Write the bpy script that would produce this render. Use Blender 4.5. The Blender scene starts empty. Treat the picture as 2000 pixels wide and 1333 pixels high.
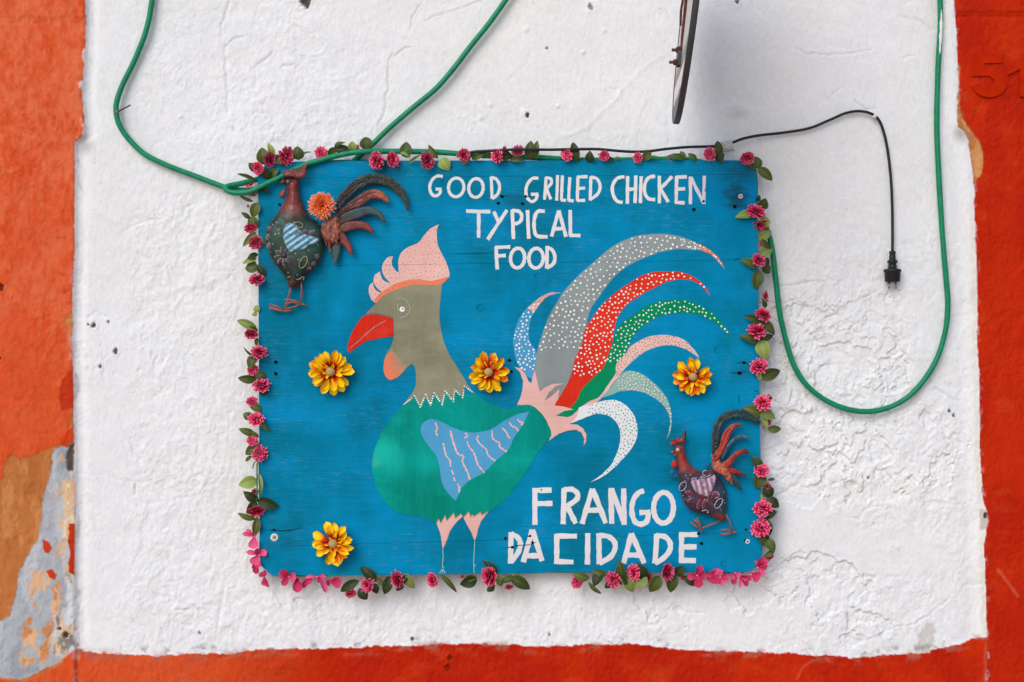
import bpy, bmesh, math, random
import numpy as np
from mathutils import Vector, Matrix, Euler
from mathutils.geometry import delaunay_2d_cdt
SC = bpy.context.scene
COL = SC.collection
random.seed(7)
R_ = math.radians

# ------------------------------------------------------------------ camera, sky, sun, exposure
S = 1 / 900.0            # metres on the wall for one pixel of the 2000 x 1333 photograph
PX, PY, ZC, DIST = 1000.0, 666.5, 1.75, 3.1
cam = bpy.data.cameras.new('camera')
camo = bpy.data.objects.new('camera', cam)
COL.objects.link(camo)
camo.location = (0, -DIST, ZC)
camo.rotation_euler = (math.pi / 2, 0, 0)
cam.sensor_width = 36
cam.lens = 36 * DIST / (2000 * S)
cam.clip_start, cam.clip_end = 0.05, 500
SC.camera = camo

SUN_DIR = Vector((-0.55, -1.0, 0.84)).normalized()      # towards the sun
elev = math.asin(SUN_DIR.z)
azim = math.atan2(SUN_DIR.x, SUN_DIR.y)
world = bpy.data.worlds.new('World')
SC.world = world
world.use_nodes = True
wn = world.node_tree.nodes
sky = wn.new('ShaderNodeTexSky')
sky.sky_type = 'NISHITA'
sky.sun_disc = False
sky.sun_elevation = elev
sky.sun_rotation = azim % (2 * math.pi)
sky.dust_density = 1.2
sky.ozone_density = 0.8
world.node_tree.links.new(sky.outputs[0], wn['Background'].inputs[0])
wn['Background'].inputs[1].default_value = 0.125
sl = bpy.data.lights.new('sun', 'SUN')
sl.energy = 1.1
sl.angle = R_(38)
sl.color = (1.0, 0.98, 0.96)
so = bpy.data.objects.new('sun', sl)
COL.objects.link(so)
so.rotation_euler = SUN_DIR.to_track_quat('Z', 'Y').to_euler()
so.location = (-3, -6, 7)
vs = SC.view_settings
vs.view_transform = 'Standard'
vs.look = 'None'
vs.gamma = 1
vs.exposure = 0.41
vs.use_curve_mapping = False
SC.cycles.max_bounces = 6

# ------------------------------------------------------------------ helpers
def W(px, py, d=0.0):
    """point at distance d in front of the wall seen at photograph pixel px, py"""
    k = (DIST - d) / DIST
    return Vector(((px - PX) * S * k, -d, ZC - (py - PY) * S * k))

def lin(r, g, b):
    f = lambda c: c / 12.92 if c <= 0.04045 else ((c + 0.055) / 1.055) ** 2.4
    return (f(r / 255), f(g / 255), f(b / 255))

def crop(x0, y0, s):
    return lambda pts: [(x0 + x / s, y0 + y / s) for x, y in pts]

def link(o, parent=None):
    COL.objects.link(o)
    if parent is not None:
        o.parent = parent
    return o

def thing(name, label, cat, loc, group=None):
    o = bpy.data.objects.new(name, None)
    o.empty_display_size = 0.05
    o.location = loc
    COL.objects.link(o)
    o['label'] = label
    o['category'] = cat
    if group:
        o['group'] = group
    return o

def org_of(parent):
    p = Vector((0, 0, 0))
    while parent is not None:
        p += Vector(parent.location)
        parent = parent.parent
    return p

def mesh_of(name, verts, faces, mat, smooth=True):
    me = bpy.data.meshes.new(name)
    me.from_pydata([tuple(v) for v in verts], [], faces)
    if mat is not None:
        me.materials.append(mat)
    if smooth:
        me.polygons.foreach_set('use_smooth', [True] * len(me.polygons))
    me.update()
    return me

def obj(name, verts, faces, mat, parent=None, smooth=True, cols=None):
    """verts in world space; stored relative to the parent's origin"""
    o0 = org_of(parent)
    me = mesh_of(name, [Vector(v) - o0 for v in verts], faces, mat, smooth)
    if cols is not None:
        a = me.color_attributes.new('Col', 'FLOAT_COLOR', 'POINT')
        arr = np.ones((len(verts), 4), dtype=np.float32)
        arr[:, :3] = np.asarray(cols, dtype=np.float32)
        a.data.foreach_set('color', arr.ravel())
    o = bpy.data.objects.new(name, me)
    return link(o, parent)

class MB:
    """collects pieces of one mesh (world space)"""
    def __init__(s):
        s.v, s.f = [], []
    def add(s, verts, faces):
        n = len(s.v)
        s.v += [Vector(v) for v in verts]
        s.f += [tuple(i + n for i in f) for f in faces]
    def tube(s, pts, r, n=8, cap=True):
        rad = r if isinstance(r, (list, tuple)) else [r] * len(pts)
        pts = [Vector(p) for p in pts]
        b = len(s.v)
        up = Vector((0.13, 0.31, 0.94)).normalized()
        ring = []
        for i, p in enumerate(pts):
            t = (pts[min(i + 1, len(pts) - 1)] - pts[max(i - 1, 0)])
            t = t.normalized() if t.length > 1e-9 else Vector((0, 0, 1))
            x = t.cross(up)
            if x.length < 0.05:
                x = t.cross(Vector((1, 0, 0)))
            x.normalize()
            y = t.cross(x).normalized()
            up = -y if False else (x.cross(t)).normalized()
            for k in range(n):
                a = 2 * math.pi * k / n
                s.v.append(p + (x * math.cos(a) + y * math.sin(a)) * rad[i])
        for i in range(len(pts) - 1):
            for k in range(n):
                a, c = b + i * n + k, b + i * n + (k + 1) % n
                s.f.append((a, c, c + n, a + n))
        if cap:
            s.f.append(tuple(b + k for k in range(n))[::-1])
            e = b + (len(pts) - 1) * n
            s.f.append(tuple(e + k for k in range(n)))
    def lathe(s, base, axis, prof, n=20):
        """prof: list of (distance along axis, radius)"""
        axis = Vector(axis).normalized()
        x = axis.orthogonal().normalized()
        y = axis.cross(x)
        b = len(s.v)
        for h, r in prof:
            for k in range(n):
                a = 2 * math.pi * k / n
                s.v.append(Vector(base) + axis * h + (x * math.cos(a) + y * math.sin(a)) * max(r, 1e-5))
        for i in range(len(prof) - 1):
            for k in range(n):
                a, c = b + i * n + k, b + i * n + (k + 1) % n
                s.f.append((a, c, c + n, a + n))
        s.f.append(tuple(b + k for k in range(n))[::-1])
        e = b + (len(prof) - 1) * n
        s.f.append(tuple(e + k for k in range(n)))
    def build(s, name, mat, parent=None, smooth=True, cols=None):
        return obj(name, s.v, s.f, mat, parent, smooth, cols)

def smooth_path(pts, sub=6, closed=False):
    """Catmull-Rom through tuples of any length"""
    P = [np.array(p, dtype=float) for p in pts]
    n = len(P)
    out = []
    m = n if closed else n - 1
    for i in range(m):
        p0 = P[(i - 1) % n] if closed or i > 0 else 2 * P[0] - P[1]
        p1, p2 = P[i], P[(i + 1) % n]
        p3 = P[(i + 2) % n] if closed or i + 2 < n else 2 * P[-1] - P[-2]
        for k in range(sub):
            t = k / sub
            out.append(0.5 * ((2 * p1) + (-p0 + p2) * t + (2 * p0 - 5 * p1 + 4 * p2 - p3) * t * t
                              + (-p0 + 3 * p1 - 3 * p2 + p3) * t ** 3))
    if not closed:
        out.append(P[-1])
    return out

def outline(pts, corner=48, sub=4):
    """closed outline: curved where it bends gently, sharp where it turns hard"""
    n = len(pts)
    P = [np.array(p, dtype=float) for p in pts]
    sharp = []
    for i in range(n):
        a, b = P[i] - P[i - 1], P[(i + 1) % n] - P[i]
        la, lb = np.linalg.norm(a), np.linalg.norm(b)
        c = np.dot(a, b) / (la * lb + 1e-9)
        sharp.append(math.degrees(math.acos(max(-1, min(1, c)))) > corner)
    out = []
    for i in range(n):
        j = (i + 1) % n
        p1, p2 = P[i], P[j]
        L = np.linalg.norm(p2 - p1)
        t1 = (p2 - P[i - 1]) if not sharp[i] else (p2 - p1)
        t2 = (P[(j + 1) % n] - p1) if not sharp[j] else (p2 - p1)
        t1 = t1 / (np.linalg.norm(t1) + 1e-9) * L
        t2 = t2 / (np.linalg.norm(t2) + 1e-9) * L
        ns = max(1, min(sub, int(L / 2.0)))
        for k in range(ns):
            t = k / ns
            h1, h2, h3, h4 = 2*t**3-3*t**2+1, t**3-2*t**2+t, -2*t**3+3*t**2, t**3-t**2
            out.append(tuple(h1 * p1 + h2 * t1 + h3 * p2 + h4 * t2))
    return out

def seg_dist(x, y, poly, closed=True):
    d = np.full(x.shape, 1e9)
    n = len(poly)
    for i in range(n if closed else n - 1):
        ax, ay = poly[i]
        bx, by = poly[(i + 1) % n]
        vx, vy = bx - ax, by - ay
        L2 = vx * vx + vy * vy + 1e-12
        t = np.clip(((x - ax) * vx + (y - ay) * vy) / L2, 0, 1)
        d = np.minimum(d, np.hypot(x - ax - t * vx, y - ay - t * vy))
    return d

def inside(x, y, poly):
    c = np.zeros(np.shape(x), dtype=bool)
    n = len(poly)
    for i in range(n):
        ax, ay = poly[i]
        bx, by = poly[i - 1]
        m = (ay > y) != (by > y)
        with np.errstate(divide='ignore', invalid='ignore'):
            xi = (bx - ax) * (y - ay) / (by - ay + 1e-12) + ax
        c ^= m & (x < xi)
    return c

rng = np.random.RandomState(11)
TAB = rng.rand(512, 512)
def vnoise(x, y, seed=0):
    x = x + seed * 37.17
    y = y + seed * 91.73
    ix, iy = np.floor(x).astype(int), np.floor(y).astype(int)
    fx, fy = x - ix, y - iy
    fx, fy = fx*fx*fx*(fx*(fx*6-15)+10), fy*fy*fy*(fy*(fy*6-15)+10)
    a, b = TAB[iy % 512, ix % 512], TAB[iy % 512, (ix + 1) % 512]
    c, d = TAB[(iy + 1) % 512, ix % 512], TAB[(iy + 1) % 512, (ix + 1) % 512]
    return (a + (b - a) * fx + (c - a) * fy + (a - b - c + d) * fx * fy) * 2 - 1
def fbm(x, y, scale, oct=4, seed=0, gain=0.5):
    s, a, t = 0, 1, 0
    c, sn = math.cos(0.6), math.sin(0.6)
    x, y = x / scale, y / scale
    for o in range(oct):
        s = s + a * vnoise(x, y, seed + o * 3)
        t += a
        a *= gain
        x, y = (c * x - sn * y) * 2.03, (sn * x + c * y) * 2.03
    return s / t
def sstep(a, b, x):
    t = np.clip((x - a) / (b - a), 0, 1)
    return t * t * (3 - 2 * t)

# ------------------------------------------------------------------ materials
class NT:
    def __init__(s, name, rough=0.6, spec=0.4, metal=0.0):
        s.m = bpy.data.materials.new(name)
        s.m.use_nodes = True
        s.t = s.m.node_tree
        s.b = s.t.nodes['Principled BSDF']
        s.b.inputs['Roughness'].default_value = rough
        s.b.inputs['Specular IOR Level'].default_value = spec
        s.b.inputs['Metallic'].default_value = metal
    def n(s, kind, **kw):
        nd = s.t.nodes.new(kind)
        for k, v in kw.items():
            setattr(nd, k, v)
        return nd
    def l(s, a, b):
        s.t.links.new(a, b)
    def pos(s, scale):
        g = s.n('ShaderNodeNewGeometry')
        m = s.n('ShaderNodeVectorMath', operation='MULTIPLY')
        m.inputs[1].default_value = scale
        s.l(g.outputs['Position'], m.inputs[0])
        return m.outputs[0]
    def opos(s, scale):
        g = s.n('ShaderNodeTexCoord')
        m = s.n('ShaderNodeVectorMath', operation='MULTIPLY')
        m.inputs[1].default_value = scale
        s.l(g.outputs['Object'], m.inputs[0])
        return m.outputs[0]
    def noise(s, vec, scale=1.0, detail=4, rough=0.55):
        nd = s.n('ShaderNodeTexNoise')
        nd.inputs['Scale'].default_value = scale
        nd.inputs['Detail'].default_value = detail
        nd.inputs['Roughness'].default_value = rough
        s.l(vec, nd.inputs['Vector'])
        return nd.outputs['Fac']
    def ramp(s, fac, stops):
        r = s.n('ShaderNodeValToRGB')
        e = r.color_ramp.elements
        while len(e) < len(stops):
            e.new(0.5)
        for i, (p, c) in enumerate(stops):
            e[i].position = p
            e[i].color = (*c, 1) if not isinstance(c, float) else (c, c, c, 1)
        s.l(fac, r.inputs[0])
        return r.outputs[0]
    def mix(s, fac, a, b, mode='MIX'):
        m = s.n('ShaderNodeMix', data_type='RGBA', blend_type=mode)
        for sock, v in ((m.inputs[0], fac), (m.inputs[6], a), (m.inputs[7], b)):
            if isinstance(v, (int, float)):
                sock.default_value = v
            elif isinstance(v, tuple):
                sock.default_value = (*v, 1)
            else:
                s.l(v, sock)
        return m.outputs[2]
    def bump(s, h, strength=0.3, dist=0.001):
        b = s.n('ShaderNodeBump')
        b.inputs['Strength'].default_value = strength
        b.inputs['Distance'].default_value = dist
        s.l(h, b.inputs['Height'])
        s.l(b.outputs[0], s.b.inputs['Normal'])
    def color(s, c):
        if isinstance(c, tuple):
            s.b.inputs['Base Color'].default_value = (*c, 1)
        else:
            s.l(c, s.b.inputs['Base Color'])
    def attr(s, name='Col'):
        a = s.n('ShaderNodeAttribute', attribute_name=name)
        return a
    def math(s, op, a, b):
        m = s.n('ShaderNodeMath', operation=op)
        for sock, v in zip(m.inputs, (a, b)):
            if isinstance(v, (int, float)):
                sock.default_value = v
            else:
                s.l(v, sock)
        return m.outputs[0]

def plain(name, rgb, rough=0.5, spec=0.4, metal=0.0, var=0.12, scale=60, bump=0.0):
    t = NT(name, rough, spec, metal)
    f = t.noise(t.pos((1, 1, 1)), scale, 4)
    c = lin(*rgb)
    t.color(t.ramp(f, [(0.3, tuple(x * (1 - var) for x in c)), (0.7, tuple(min(1, x * (1 + var)) for x in c))]))
    if bump:
        t.bump(f, bump, 0.001)
    return t.m

def paint(name, rgb, streak=0.5, scuff=0.25, scuffcol=(120, 130, 130), var=0.14, vertical=False, dark=None, blotch=None, glow=None, patches=()):
    """brushed paint over old wood: soft blotches, brush streaks, dry scuffs, grain relief"""
    t = NT(name, 0.66, 0.04)
    c = lin(*rgb)
    blot = t.noise(t.pos((6, 6, 6)), 1.0, 5, 0.6)
    base = t.ramp(blot, [(0.28, tuple(x * (1 - var) for x in c)), (0.72, tuple(min(1, x * (1 + var)) for x in c))])
    if blotch:
        bl = t.noise(t.pos((5, 1, 3.2)), 1.0, 6, 0.62)
        base = t.mix(t.ramp(bl, [(0.40, 0.85), (0.58, 0.0)]), base, lin(*blotch))
    if glow:
        gl = t.noise(t.pos((4.2, 3, 9)), 1.0, 6, 0.66)
        base = t.mix(t.ramp(gl, [(0.50, 0.0), (0.70, 0.9)]), base, lin(*glow))
        vb = t.noise(t.pos((22, 1, 3)), 1.0, 3, 0.5)
        base = t.mix(t.ramp(vb, [(0.52, 0.0), (0.78, .35)]), base, lin(*glow))
    for (px, py, rad, amt, col) in patches:
        g = t.n('ShaderNodeNewGeometry')
        dn = t.n('ShaderNodeVectorMath', operation='DISTANCE')
        t.l(g.outputs['Position'], dn.inputs[0])
        dn.inputs[1].default_value = W(px, py, 0.034)
        q = t.math('ADD', t.math('DIVIDE', dn.outputs['Value'], rad * S), t.math('MULTIPLY', t.math('SUBTRACT', t.noise(t.pos((26, 1, 12)), 1.0, 5, .65), .5), 1.3))
        base = t.mix(t.ramp(q, [(0.25, amt), (1.0, 0.0)]), base, lin(*col))
    br = t.noise(t.pos((8, 1, 170) if not vertical else (150, 1, 9)), 1.0, 5, 0.65)
    base = t.mix(t.ramp(br, [(0.45, 0.0), (0.75, streak * 0.55)]), base, tuple(min(1, x * 1.35 + 0.012) for x in c))
    br2 = t.noise(t.pos((90, 1, 11)), 1.0, 4, 0.6)
    base = t.mix(t.ramp(br2, [(0.5, 0.0), (0.8, streak * 0.2)]), base, tuple(x * 0.72 for x in c))
    sc = t.noise(t.pos((38, 1, 260)), 1.0, 6, 0.7)
    area = t.noise(t.pos((5, 5, 7)), 1.3, 3, 0.5)
    f = t.math('MULTIPLY', t.ramp(sc, [(0.54, 0.0), (0.66, 1.0)]), t.ramp(area, [(0.45, 0.0), (0.72, scuff * 0.9)]))
    base = t.mix(f, base, lin(*scuffcol))
    if dark:
        g = t.n('ShaderNodeNewGeometry')
        for (px, py, rad, amt) in dark:
            p = W(px, py, 0.034)
            dn = t.n('ShaderNodeVectorMath', operation='DISTANCE')
            t.l(g.outputs['Position'], dn.inputs[0])
            dn.inputs[1].default_value = p
            q = t.math('ADD', t.math('DIVIDE', dn.outputs['Value'], rad * S), t.math('MULTIPLY', t.noise(t.pos((30, 1, 90)), 1.0, 5), 0.9))
            base = t.mix(t.ramp(q, [(0.55, amt), (1.35, 0.0)]), base, lin(28, 52, 62))
    t.color(base)
    gr = t.noise(t.pos((14, 1, 330)), 1.0, 4, 0.6)
    t.bump(t.math('ADD', gr, t.math('MULTIPLY', br, 0.6)), 0.35, 0.0006)
    return t.m

def attr_mat(name, rough=0.5, spec=0.4, metal=0.0, bump=0.2, scale=250, var=0.25):
    t = NT(name, rough, spec, metal)
    a = t.attr()
    f = t.noise(t.pos((1, 1, 1)), scale, 4, 0.6)
    t.color(t.mix(1.0, a.outputs['Color'], t.ramp(f, [(0.3, 1.0 - var), (0.7, 1.0)]), 'MULTIPLY'))
    if bump:
        t.bump(f, bump, 0.0008)
    return t.m

# ------------------------------------------------------------------ the ground in front of the wall
gm = NT('paving', 0.8, 0.3)
f1 = gm.noise(gm.pos((3, 3, 3)), 1.0, 5)
gm.color(gm.ramp(f1, [(0.3, lin(166, 148, 134)), (0.7, lin(196, 178, 162))]))
gm.bump(gm.noise(gm.pos((30, 30, 30)), 1.0, 5), 0.4, 0.004)
g = obj('ground', [(-60, -60, 0), (60, -60, 0), (60, 0.4, 0), (-60, 0.4, 0)], [(0, 1, 2, 3)], gm.m)
g['kind'] = 'structure'

# ------------------------------------------------------------------ the house wall: a relief of plaster and paint
def axis(lo, hi, a, b, step):
    fine = list(np.arange(a, b + 0.1, step))
    out, x, s = [], a, step
    while x > lo:
        s = min(s * 1.12, 60)
        x -= s
        out.append(x)
    out = out[::-1] + fine
    x, s = fine[-1], step
    while x < hi:
        s = min(s * 1.12, 60)
        x += s
        out.append(x)
    return np.array(out)
XS = axis(-4500, 6500, -20, 2020, 2.1)
YS = axis(-1900, 2241, -20, 1353, 2.1)
YS = YS[YS < 2225]
YS = np.append(YS, PY + ZC / S)
X, Y = np.meshgrid(XS, YS)
fine_mask = sstep(-500, -60, X) * (1 - sstep(2060, 2500, X)) * sstep(-500, -60, Y) * (1 - sstep(1390, 1700, Y))

def bound(pts):
    p = np.array(pts, dtype=float)
    return lambda t: np.interp(t, p[:, 0], p[:, 1])
xl = bound([(-2000, 168), (80, 168), (140, 165), (190, 161), (215, 164), (262, 166), (268, 160), (278, 149), (310, 146), (370, 147),
            (470, 147), (600, 144), (700, 143), (780, 145), (870, 146), (1000, 148), (1180, 147), (1270, 150), (2300, 152)])
xr = bound([(-2000, 1861), (0, 1861), (30, 1864), (120, 1870), (204, 1873), (240, 1875), (265, 1893), (350, 1901), (400, 1903),
            (458, 1904), (575, 1910), (653, 1909), (751, 1913), (886, 1914), (977, 1920), (1006, 1928), (1040, 1925), (1067, 1922),
            (1140, 1925), (1241, 1928), (2300, 1935)])
yb = bound([(-4600, 1268), (154, 1267), (178, 1274), (236, 1277), (351, 1282), (372, 1276), (440, 1276), (525, 1269), (700, 1266),
            (740, 1264), (800, 1260), (900, 1258), (1000, 1258), (1060, 1262), (1140, 1260), (1240, 1256), (1280, 1262), (1340, 1270),
            (1460, 1274), (1520, 1276), (1660, 1284), (1720, 1280), (1800, 1276), (1860, 1260), (1914, 1246), (6600, 1246)])
rag = fbm(X, Y, 26, 4, 5) * 5 + fbm(X, Y, 7, 2, 6) * 2.2
ragb = fbm(X, Y, 40, 5, 8) * 6 + fbm(X, Y, 8, 2, 9) * 3.5
sL = X - xl(Y) + rag * 0.4
sR = xr(Y) - X + rag * 0.42
sB = yb(X) - Y + ragb * 0.7
sW = np.minimum(np.minimum(sL, sR), sB)                 # > 0 on the white plaster
swL, swR = X - xl(Y), xr(Y) - X                          # clean distances for the moulded edge

H = fbm(X, Y, 330, 3, 1) * 0.0042 + fbm(X, Y, 90, 3, 2) * 0.0018
# how rough the plaster is, from place to place
def blob(cx, cy, rx, ry, soft=0.5):
    q = np.hypot((X - cx) / rx, (Y - cy) / ry)
    return 1 - sstep(1 - soft, 1 + soft, q)
rough = 0.30 + 0.5 * sstep(-0.15, 0.35, fbm(X, Y, 190, 3, 21))
rough += 0.75 * blob(330, 720, 190, 330) + 0.85 * blob(420, 1130, 260, 170) + 0.55 * blob(560, 170, 190, 160)
rough += 0.8 * blob(800, 1210, 420, 70) + 0.8 * blob(1230, 1200, 240, 75)
rough += 1.0 * blob(1640, 660, 130, 130) + 1.0 * blob(1590, 880, 130, 100) + 0.7 * blob(1760, 950, 130, 210) + 0.8 * blob(1640, 1170, 190, 90)
smoothp = np.maximum.reduce([blob(1590, 1010, 75, 60), blob(1750, 1085, 90, 50), blob(1640, 110, 210, 130), blob(1420, 1200, 90, 60),
                             blob(1070, 110, 200, 110) * 0.6, blob(215, 500, 45, 900) * 0.8, blob(900, 80, 160, 110) * .5])
rough = np.clip(rough * (1 - 0.86 * smoothp), 0.10, 1.5)
wx_, wy_ = X + 10 * fbm(X, Y, 40, 2, 33), Y + 10 * fbm(X, Y, 40, 2, 34)
lump = fbm(wx_, wy_ * 0.8, 30, 3, 31, 0.55)
grit = fbm(wx_ * 1.1, wy_ * 0.75, 9, 3, 37, 0.65)
ridg = 1 - np.abs(fbm(X + 24 * fbm(X, Y, 70, 2, 3), Y + 18 * fbm(X, Y, 50, 2, 4), 46, 5, 39, 0.62))
inframe = np.where(fine_mask > 0, fine_mask, 0.0)
H = H + rough * (lump * 0.0014 + grit * 0.00095 + ridg ** 6 * 0.0014 * sstep(-.1, .5, fbm(X, Y, 120, 3, 47))) * inframe
chips = fbm(wx_, wy_, 13, 4, 44, .6)
H = H + 0.0006 * (sstep(.30, .36, chips) - 0.9 * sstep(.30, .36, -chips)) * np.clip(rough, 0, 1.1) * inframe
H = H + fbm(X, Y * 0.4, 5.5, 2, 46) * 0.00022 * inframe
# trowel strokes
ang = 0.35
H = H + fbm(X * math.cos(ang) + Y * math.sin(ang), (Y * math.cos(ang) - X * math.sin(ang)) * 7, 160, 3, 52) * 0.0005 * fine_mask
# flakes of older limewash: terraces with sharp ragged lips
def flakes(region, scale, seed, thr, depth, lip=0.3):
    n = fbm(X + 9 * fbm(X, Y, 25, 2, seed + 5), Y + 9 * fbm(X, Y, 22, 2, seed + 6), scale, 5, seed, 0.58)
    m = n + (region - 1) * 0.9
    return -depth * sstep(thr - 0.010, thr + 0.010, m) + depth * lip * np.exp(-((m - thr + 0.035) / 0.03) ** 2) * (m < thr) * sstep(.15, .5, region)
flk_region = np.clip(1.15 * blob(1650, 690, 150, 150, .45) + 1.1 * blob(1545, 860, 90, 100, .4) + blob(1620, 930, 130, 70, .5)
                     + blob(1600, 1140, 170, 60, .5) + 0.95 * blob(1690, 1240, 110, 40, .5) + 0.5 * blob(480, 1200, 230, 60, .5)
                     + .9 * blob(1790, 900, 100, 150, .6) + 0.9 * blob(1520, 650, 60, 60, .5) + .8 * blob(1340, 1180, 120, 60, .6), 0, 1.1)
H = H + flakes(flk_region, 75, 61, 0.02, 0.0030, .3) + flakes(flk_region, 48, 71, 0.10, 0.0020, .2) + flakes(flk_region, 22, 75, 0.14, 0.0010, 0)
fl2 = np.clip(0.55 + 0.4 * rough, 0, 1.0)
H = H + (flakes(fl2, 120, 81, 0.18, 0.0007, 0) + flakes(fl2, 46, 83, 0.20, 0.0005, 0) + flakes(fl2, 24, 87, 0.30, 0.0004, 0)) * fine_mask
# cracks and ledges traced from the photograph
crackdirt = np.zeros_like(X)
def near(pts, pad):
    a = np.array(pts)
    return (slice(*np.searchsorted(YS, [a[:, 1].min() - pad, a[:, 1].max() + pad])),
            slice(*np.searchsorted(XS, [a[:, 0].min() - pad, a[:, 0].max() + pad])))
def crack(pts, w=2.6, depth=0.0016, lip=0.0, dirt=0.5):
    w = w * 0.72 if depth > 0 else w
    depth *= 0.8 if depth > 0 else 0.6
    lip *= 0.55
    dirt *= 0.6
    sl_ = near(pts, 30)
    x, y = X[sl_], Y[sl_]
    wx, wy = x + fbm(x, y, 14, 3, 90) * 4, y + fbm(x, y, 14, 3, 91) * 4
    d = seg_dist(wx, wy, pts, False)
    H[sl_] -= depth * np.exp(-(d / w) ** 2)
    if lip:
        # one side of the crack stands proud
        a, b = np.array(pts[0]), np.array(pts[-1])
        nx, ny = -(b - a)[1], (b - a)[0]
        side = ((wx - a[0]) * nx + (wy - a[1]) * ny) > 0
        H[sl_] += lip * np.exp(-(d / 14) ** 2) * side
    crackdirt[sl_] = np.maximum(crackdirt[sl_], dirt * np.exp(-(d / (w * 0.8)) ** 2))
c4 = crop(680, 0, 3.077)
crack(c4([(430, 40), (385, 110), (372, 180)]), 2.6, .0022, .001)
crack(c4([(370, 285), (320, 300), (275, 338)]), 2.6, .0026, .001)
crack(c4([(262, 328), (242, 370), (240, 520), (215, 690), (190, 750)]), 2.6, .0022, .001)
crack(c4([(820, 0), (640, 60), (520, 95), (470, 122)]), 2.4, .0016, .001)
crack(c4([(1110, 290), (1075, 380), (960, 480)]), 2.4, .0007, 0, .2)
crack(c4([(1800, 610), (1760, 700), (1740, 830)]), 3, .0009, .0006, .25)
crack(c4([(1920, 610), (1915, 700), (1925, 880)]), 4, .0008, .0012, .0)
crack(c4([(1500, 840), (1300, 800), (1210, 880)]), 4, -.0010, 0, .0)
crack(c4([(1640, 560), (1440, 760), (1290, 830)]), 5, -.0016, 0, .0)
crack(c4([(1900, 330), (1780, 400), (1620, 580)]), 5, -.0014, 0, .0)
c3 = crop(150, 0, 3.636)
crack(c3([(1080, 20), (1050, 130), (1020, 190), (1035, 260)]), 4, .0028, .0015, .15)
crack(c3([(1060, 330), (1060, 500), (1075, 640), (1070, 800)]), 5, .0030, -.0014, .1)
crack(c3([(1180, 255), (1130, 270), (1090, 300)]), 3, .0022, .001, .3)
crack(c3([(1390, 380), (1330, 415), (1280, 450)]), 3, .0020, .001, .4)
crack(c3([(1270, 500), (1265, 640), (1290, 760)]), 3.5, .0012, -.001, .15)
crack(c3([(1530, 462), (1470, 470)]), 3, .0022, .001, .3)
crack(c3([(700, 985), (800, 990), (860, 1000)]), 3, .0014, .0008, .25)
crack(c3([(990, 740), (950, 760)]), 3, .0015, .001, .3)
c5 = crop(1370, 0, 3.774)
crack(c5([(700, 360), (800, 400), (930, 405), (1100, 395), (1250, 370)]), 3, .0016, .0012, .4)
crack(c5([(1130, 740), (1210, 805), (1280, 800)]), 2.4, .0020, .0, .6)
crack(c5([(1450, 130), (1600, 150), (1710, 215)]), 5, .0012, .001, .35)
crack(c5([(1480, 440), (1520, 410), (1560, 412)]), 3, .0016, .001, .3)
crack(c5([(200, 300), (160, 400), (155, 620)]), 3.5, -.0012, 0, .0)
crack(c5([(430, 880), (330, 970), (260, 1030)]), 4, -.0009, 0, .0)
crack(c5([(900, 690), (940, 730), (1040, 640)]), 3, .0008, 0, .2)
crack(c5([(130, 840), (180, 820), (240, 820), (290, 800)]), 3, .0018, .0015, .2)
c6 = crop(1480, 480, 3.92)
crack(c6([(170, 310), (250, 300), (330, 280), (450, 280), (520, 275)]), 2.6, .0024, .0016, .6)
crack(c6([(270, 385), (320, 405), (370, 370)]), 2.4, .002, .001, .6)
crack(c6([(520, 555), (610, 530), (620, 470), (690, 440), (715, 430)]), 2.6, .0030, -.0022, .55)
crack(c6([(400, 690), (480, 660), (560, 640), (640, 660), (700, 640), (780, 590)]), 3, .0026, .0016, .35)
crack(c6([(480, 935), (520, 920), (560, 915)]), 2.6, .0028, -.002, .6)
crack(c6([(590, 1060), (620, 1100), (720, 1110), (780, 1020), (840, 990)]), 3, .0024, .0016, .3)
crack(c6([(610, 1150), (680, 1160), (740, 1145), (820, 1165)]), 3, .0026, .0016, .4)
crack(c6([(300, 1110), (370, 1130), (420, 1200), (430, 1280)]), 2.6, .0022, -.002, .4)
crack(c6([(120, 1190), (170, 1200)]), 3, .0022, .001, .6)
crack(c6([(40, 1095), (150, 1075), (200, 1000), (215, 965)]), 2.4, .0018, .001, .5)
crack(c6([(1340, 1110), (1380, 1100), (1440, 1130), (1500, 1170), (1550, 1185)]), 3, .0022, .001, .55)
crack(c6([(1120, 95), (1220, 100)]), 2.4, .0014, .001, .3)
c7 = crop(1480, 800, 2.5)
crack(c7([(90, 425), (150, 390), (200, 370), (290, 415), (320, 380), (440, 345)]), 3, .0024, .0020, .25)
crack(c7([(0, 870), (80, 870), (160, 830), (250, 800)]), 3, .0020, .0014, .35)
crack(c7([(440, 530), (500, 540), (515, 490), (610, 470)]), 3, .0022, .0016, .25)
crack(c7([(820, 450), (940, 455), (1000, 460), (1040, 450)]), 3, .0016, .001, .4)
crack(c7([(620, 1110), (680, 1060), (760, 1050), (840, 1000), (930, 920)]), 3, .0022, .0016, .25)
crack(c7([(440, 1110), (520, 1130), (610, 1100)]), 4, .0024, .001, .45)
crack(c7([(640, 690), (690, 660)]), 6, -.002, 0, 0)
crack(c7([(390, 450), (395, 500), (360, 510), (340, 515)]), 4, -.002, 0, 0)
c8 = crop(100, 400, 2.667)
crack(c8([(690, 60), (700, 20), (720, 0)]), 4, .0020, .001, .1)
crack(c8([(370, 140), (480, 85), (640, 80)]), 4, .0014, -.001, .1)
crack(c8([(800, 0), (830, 80), (790, 280), (740, 420), (490, 480)]), 7, -.0022, 0, .0)
crack(c8([(860, 350), (960, 345)]), 3, .0016, .001, .3)
crack(c8([(420, 1220), (415, 1250), (430, 1300), (460, 1320)]), 4, .0024, -.0014, .2)
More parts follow.
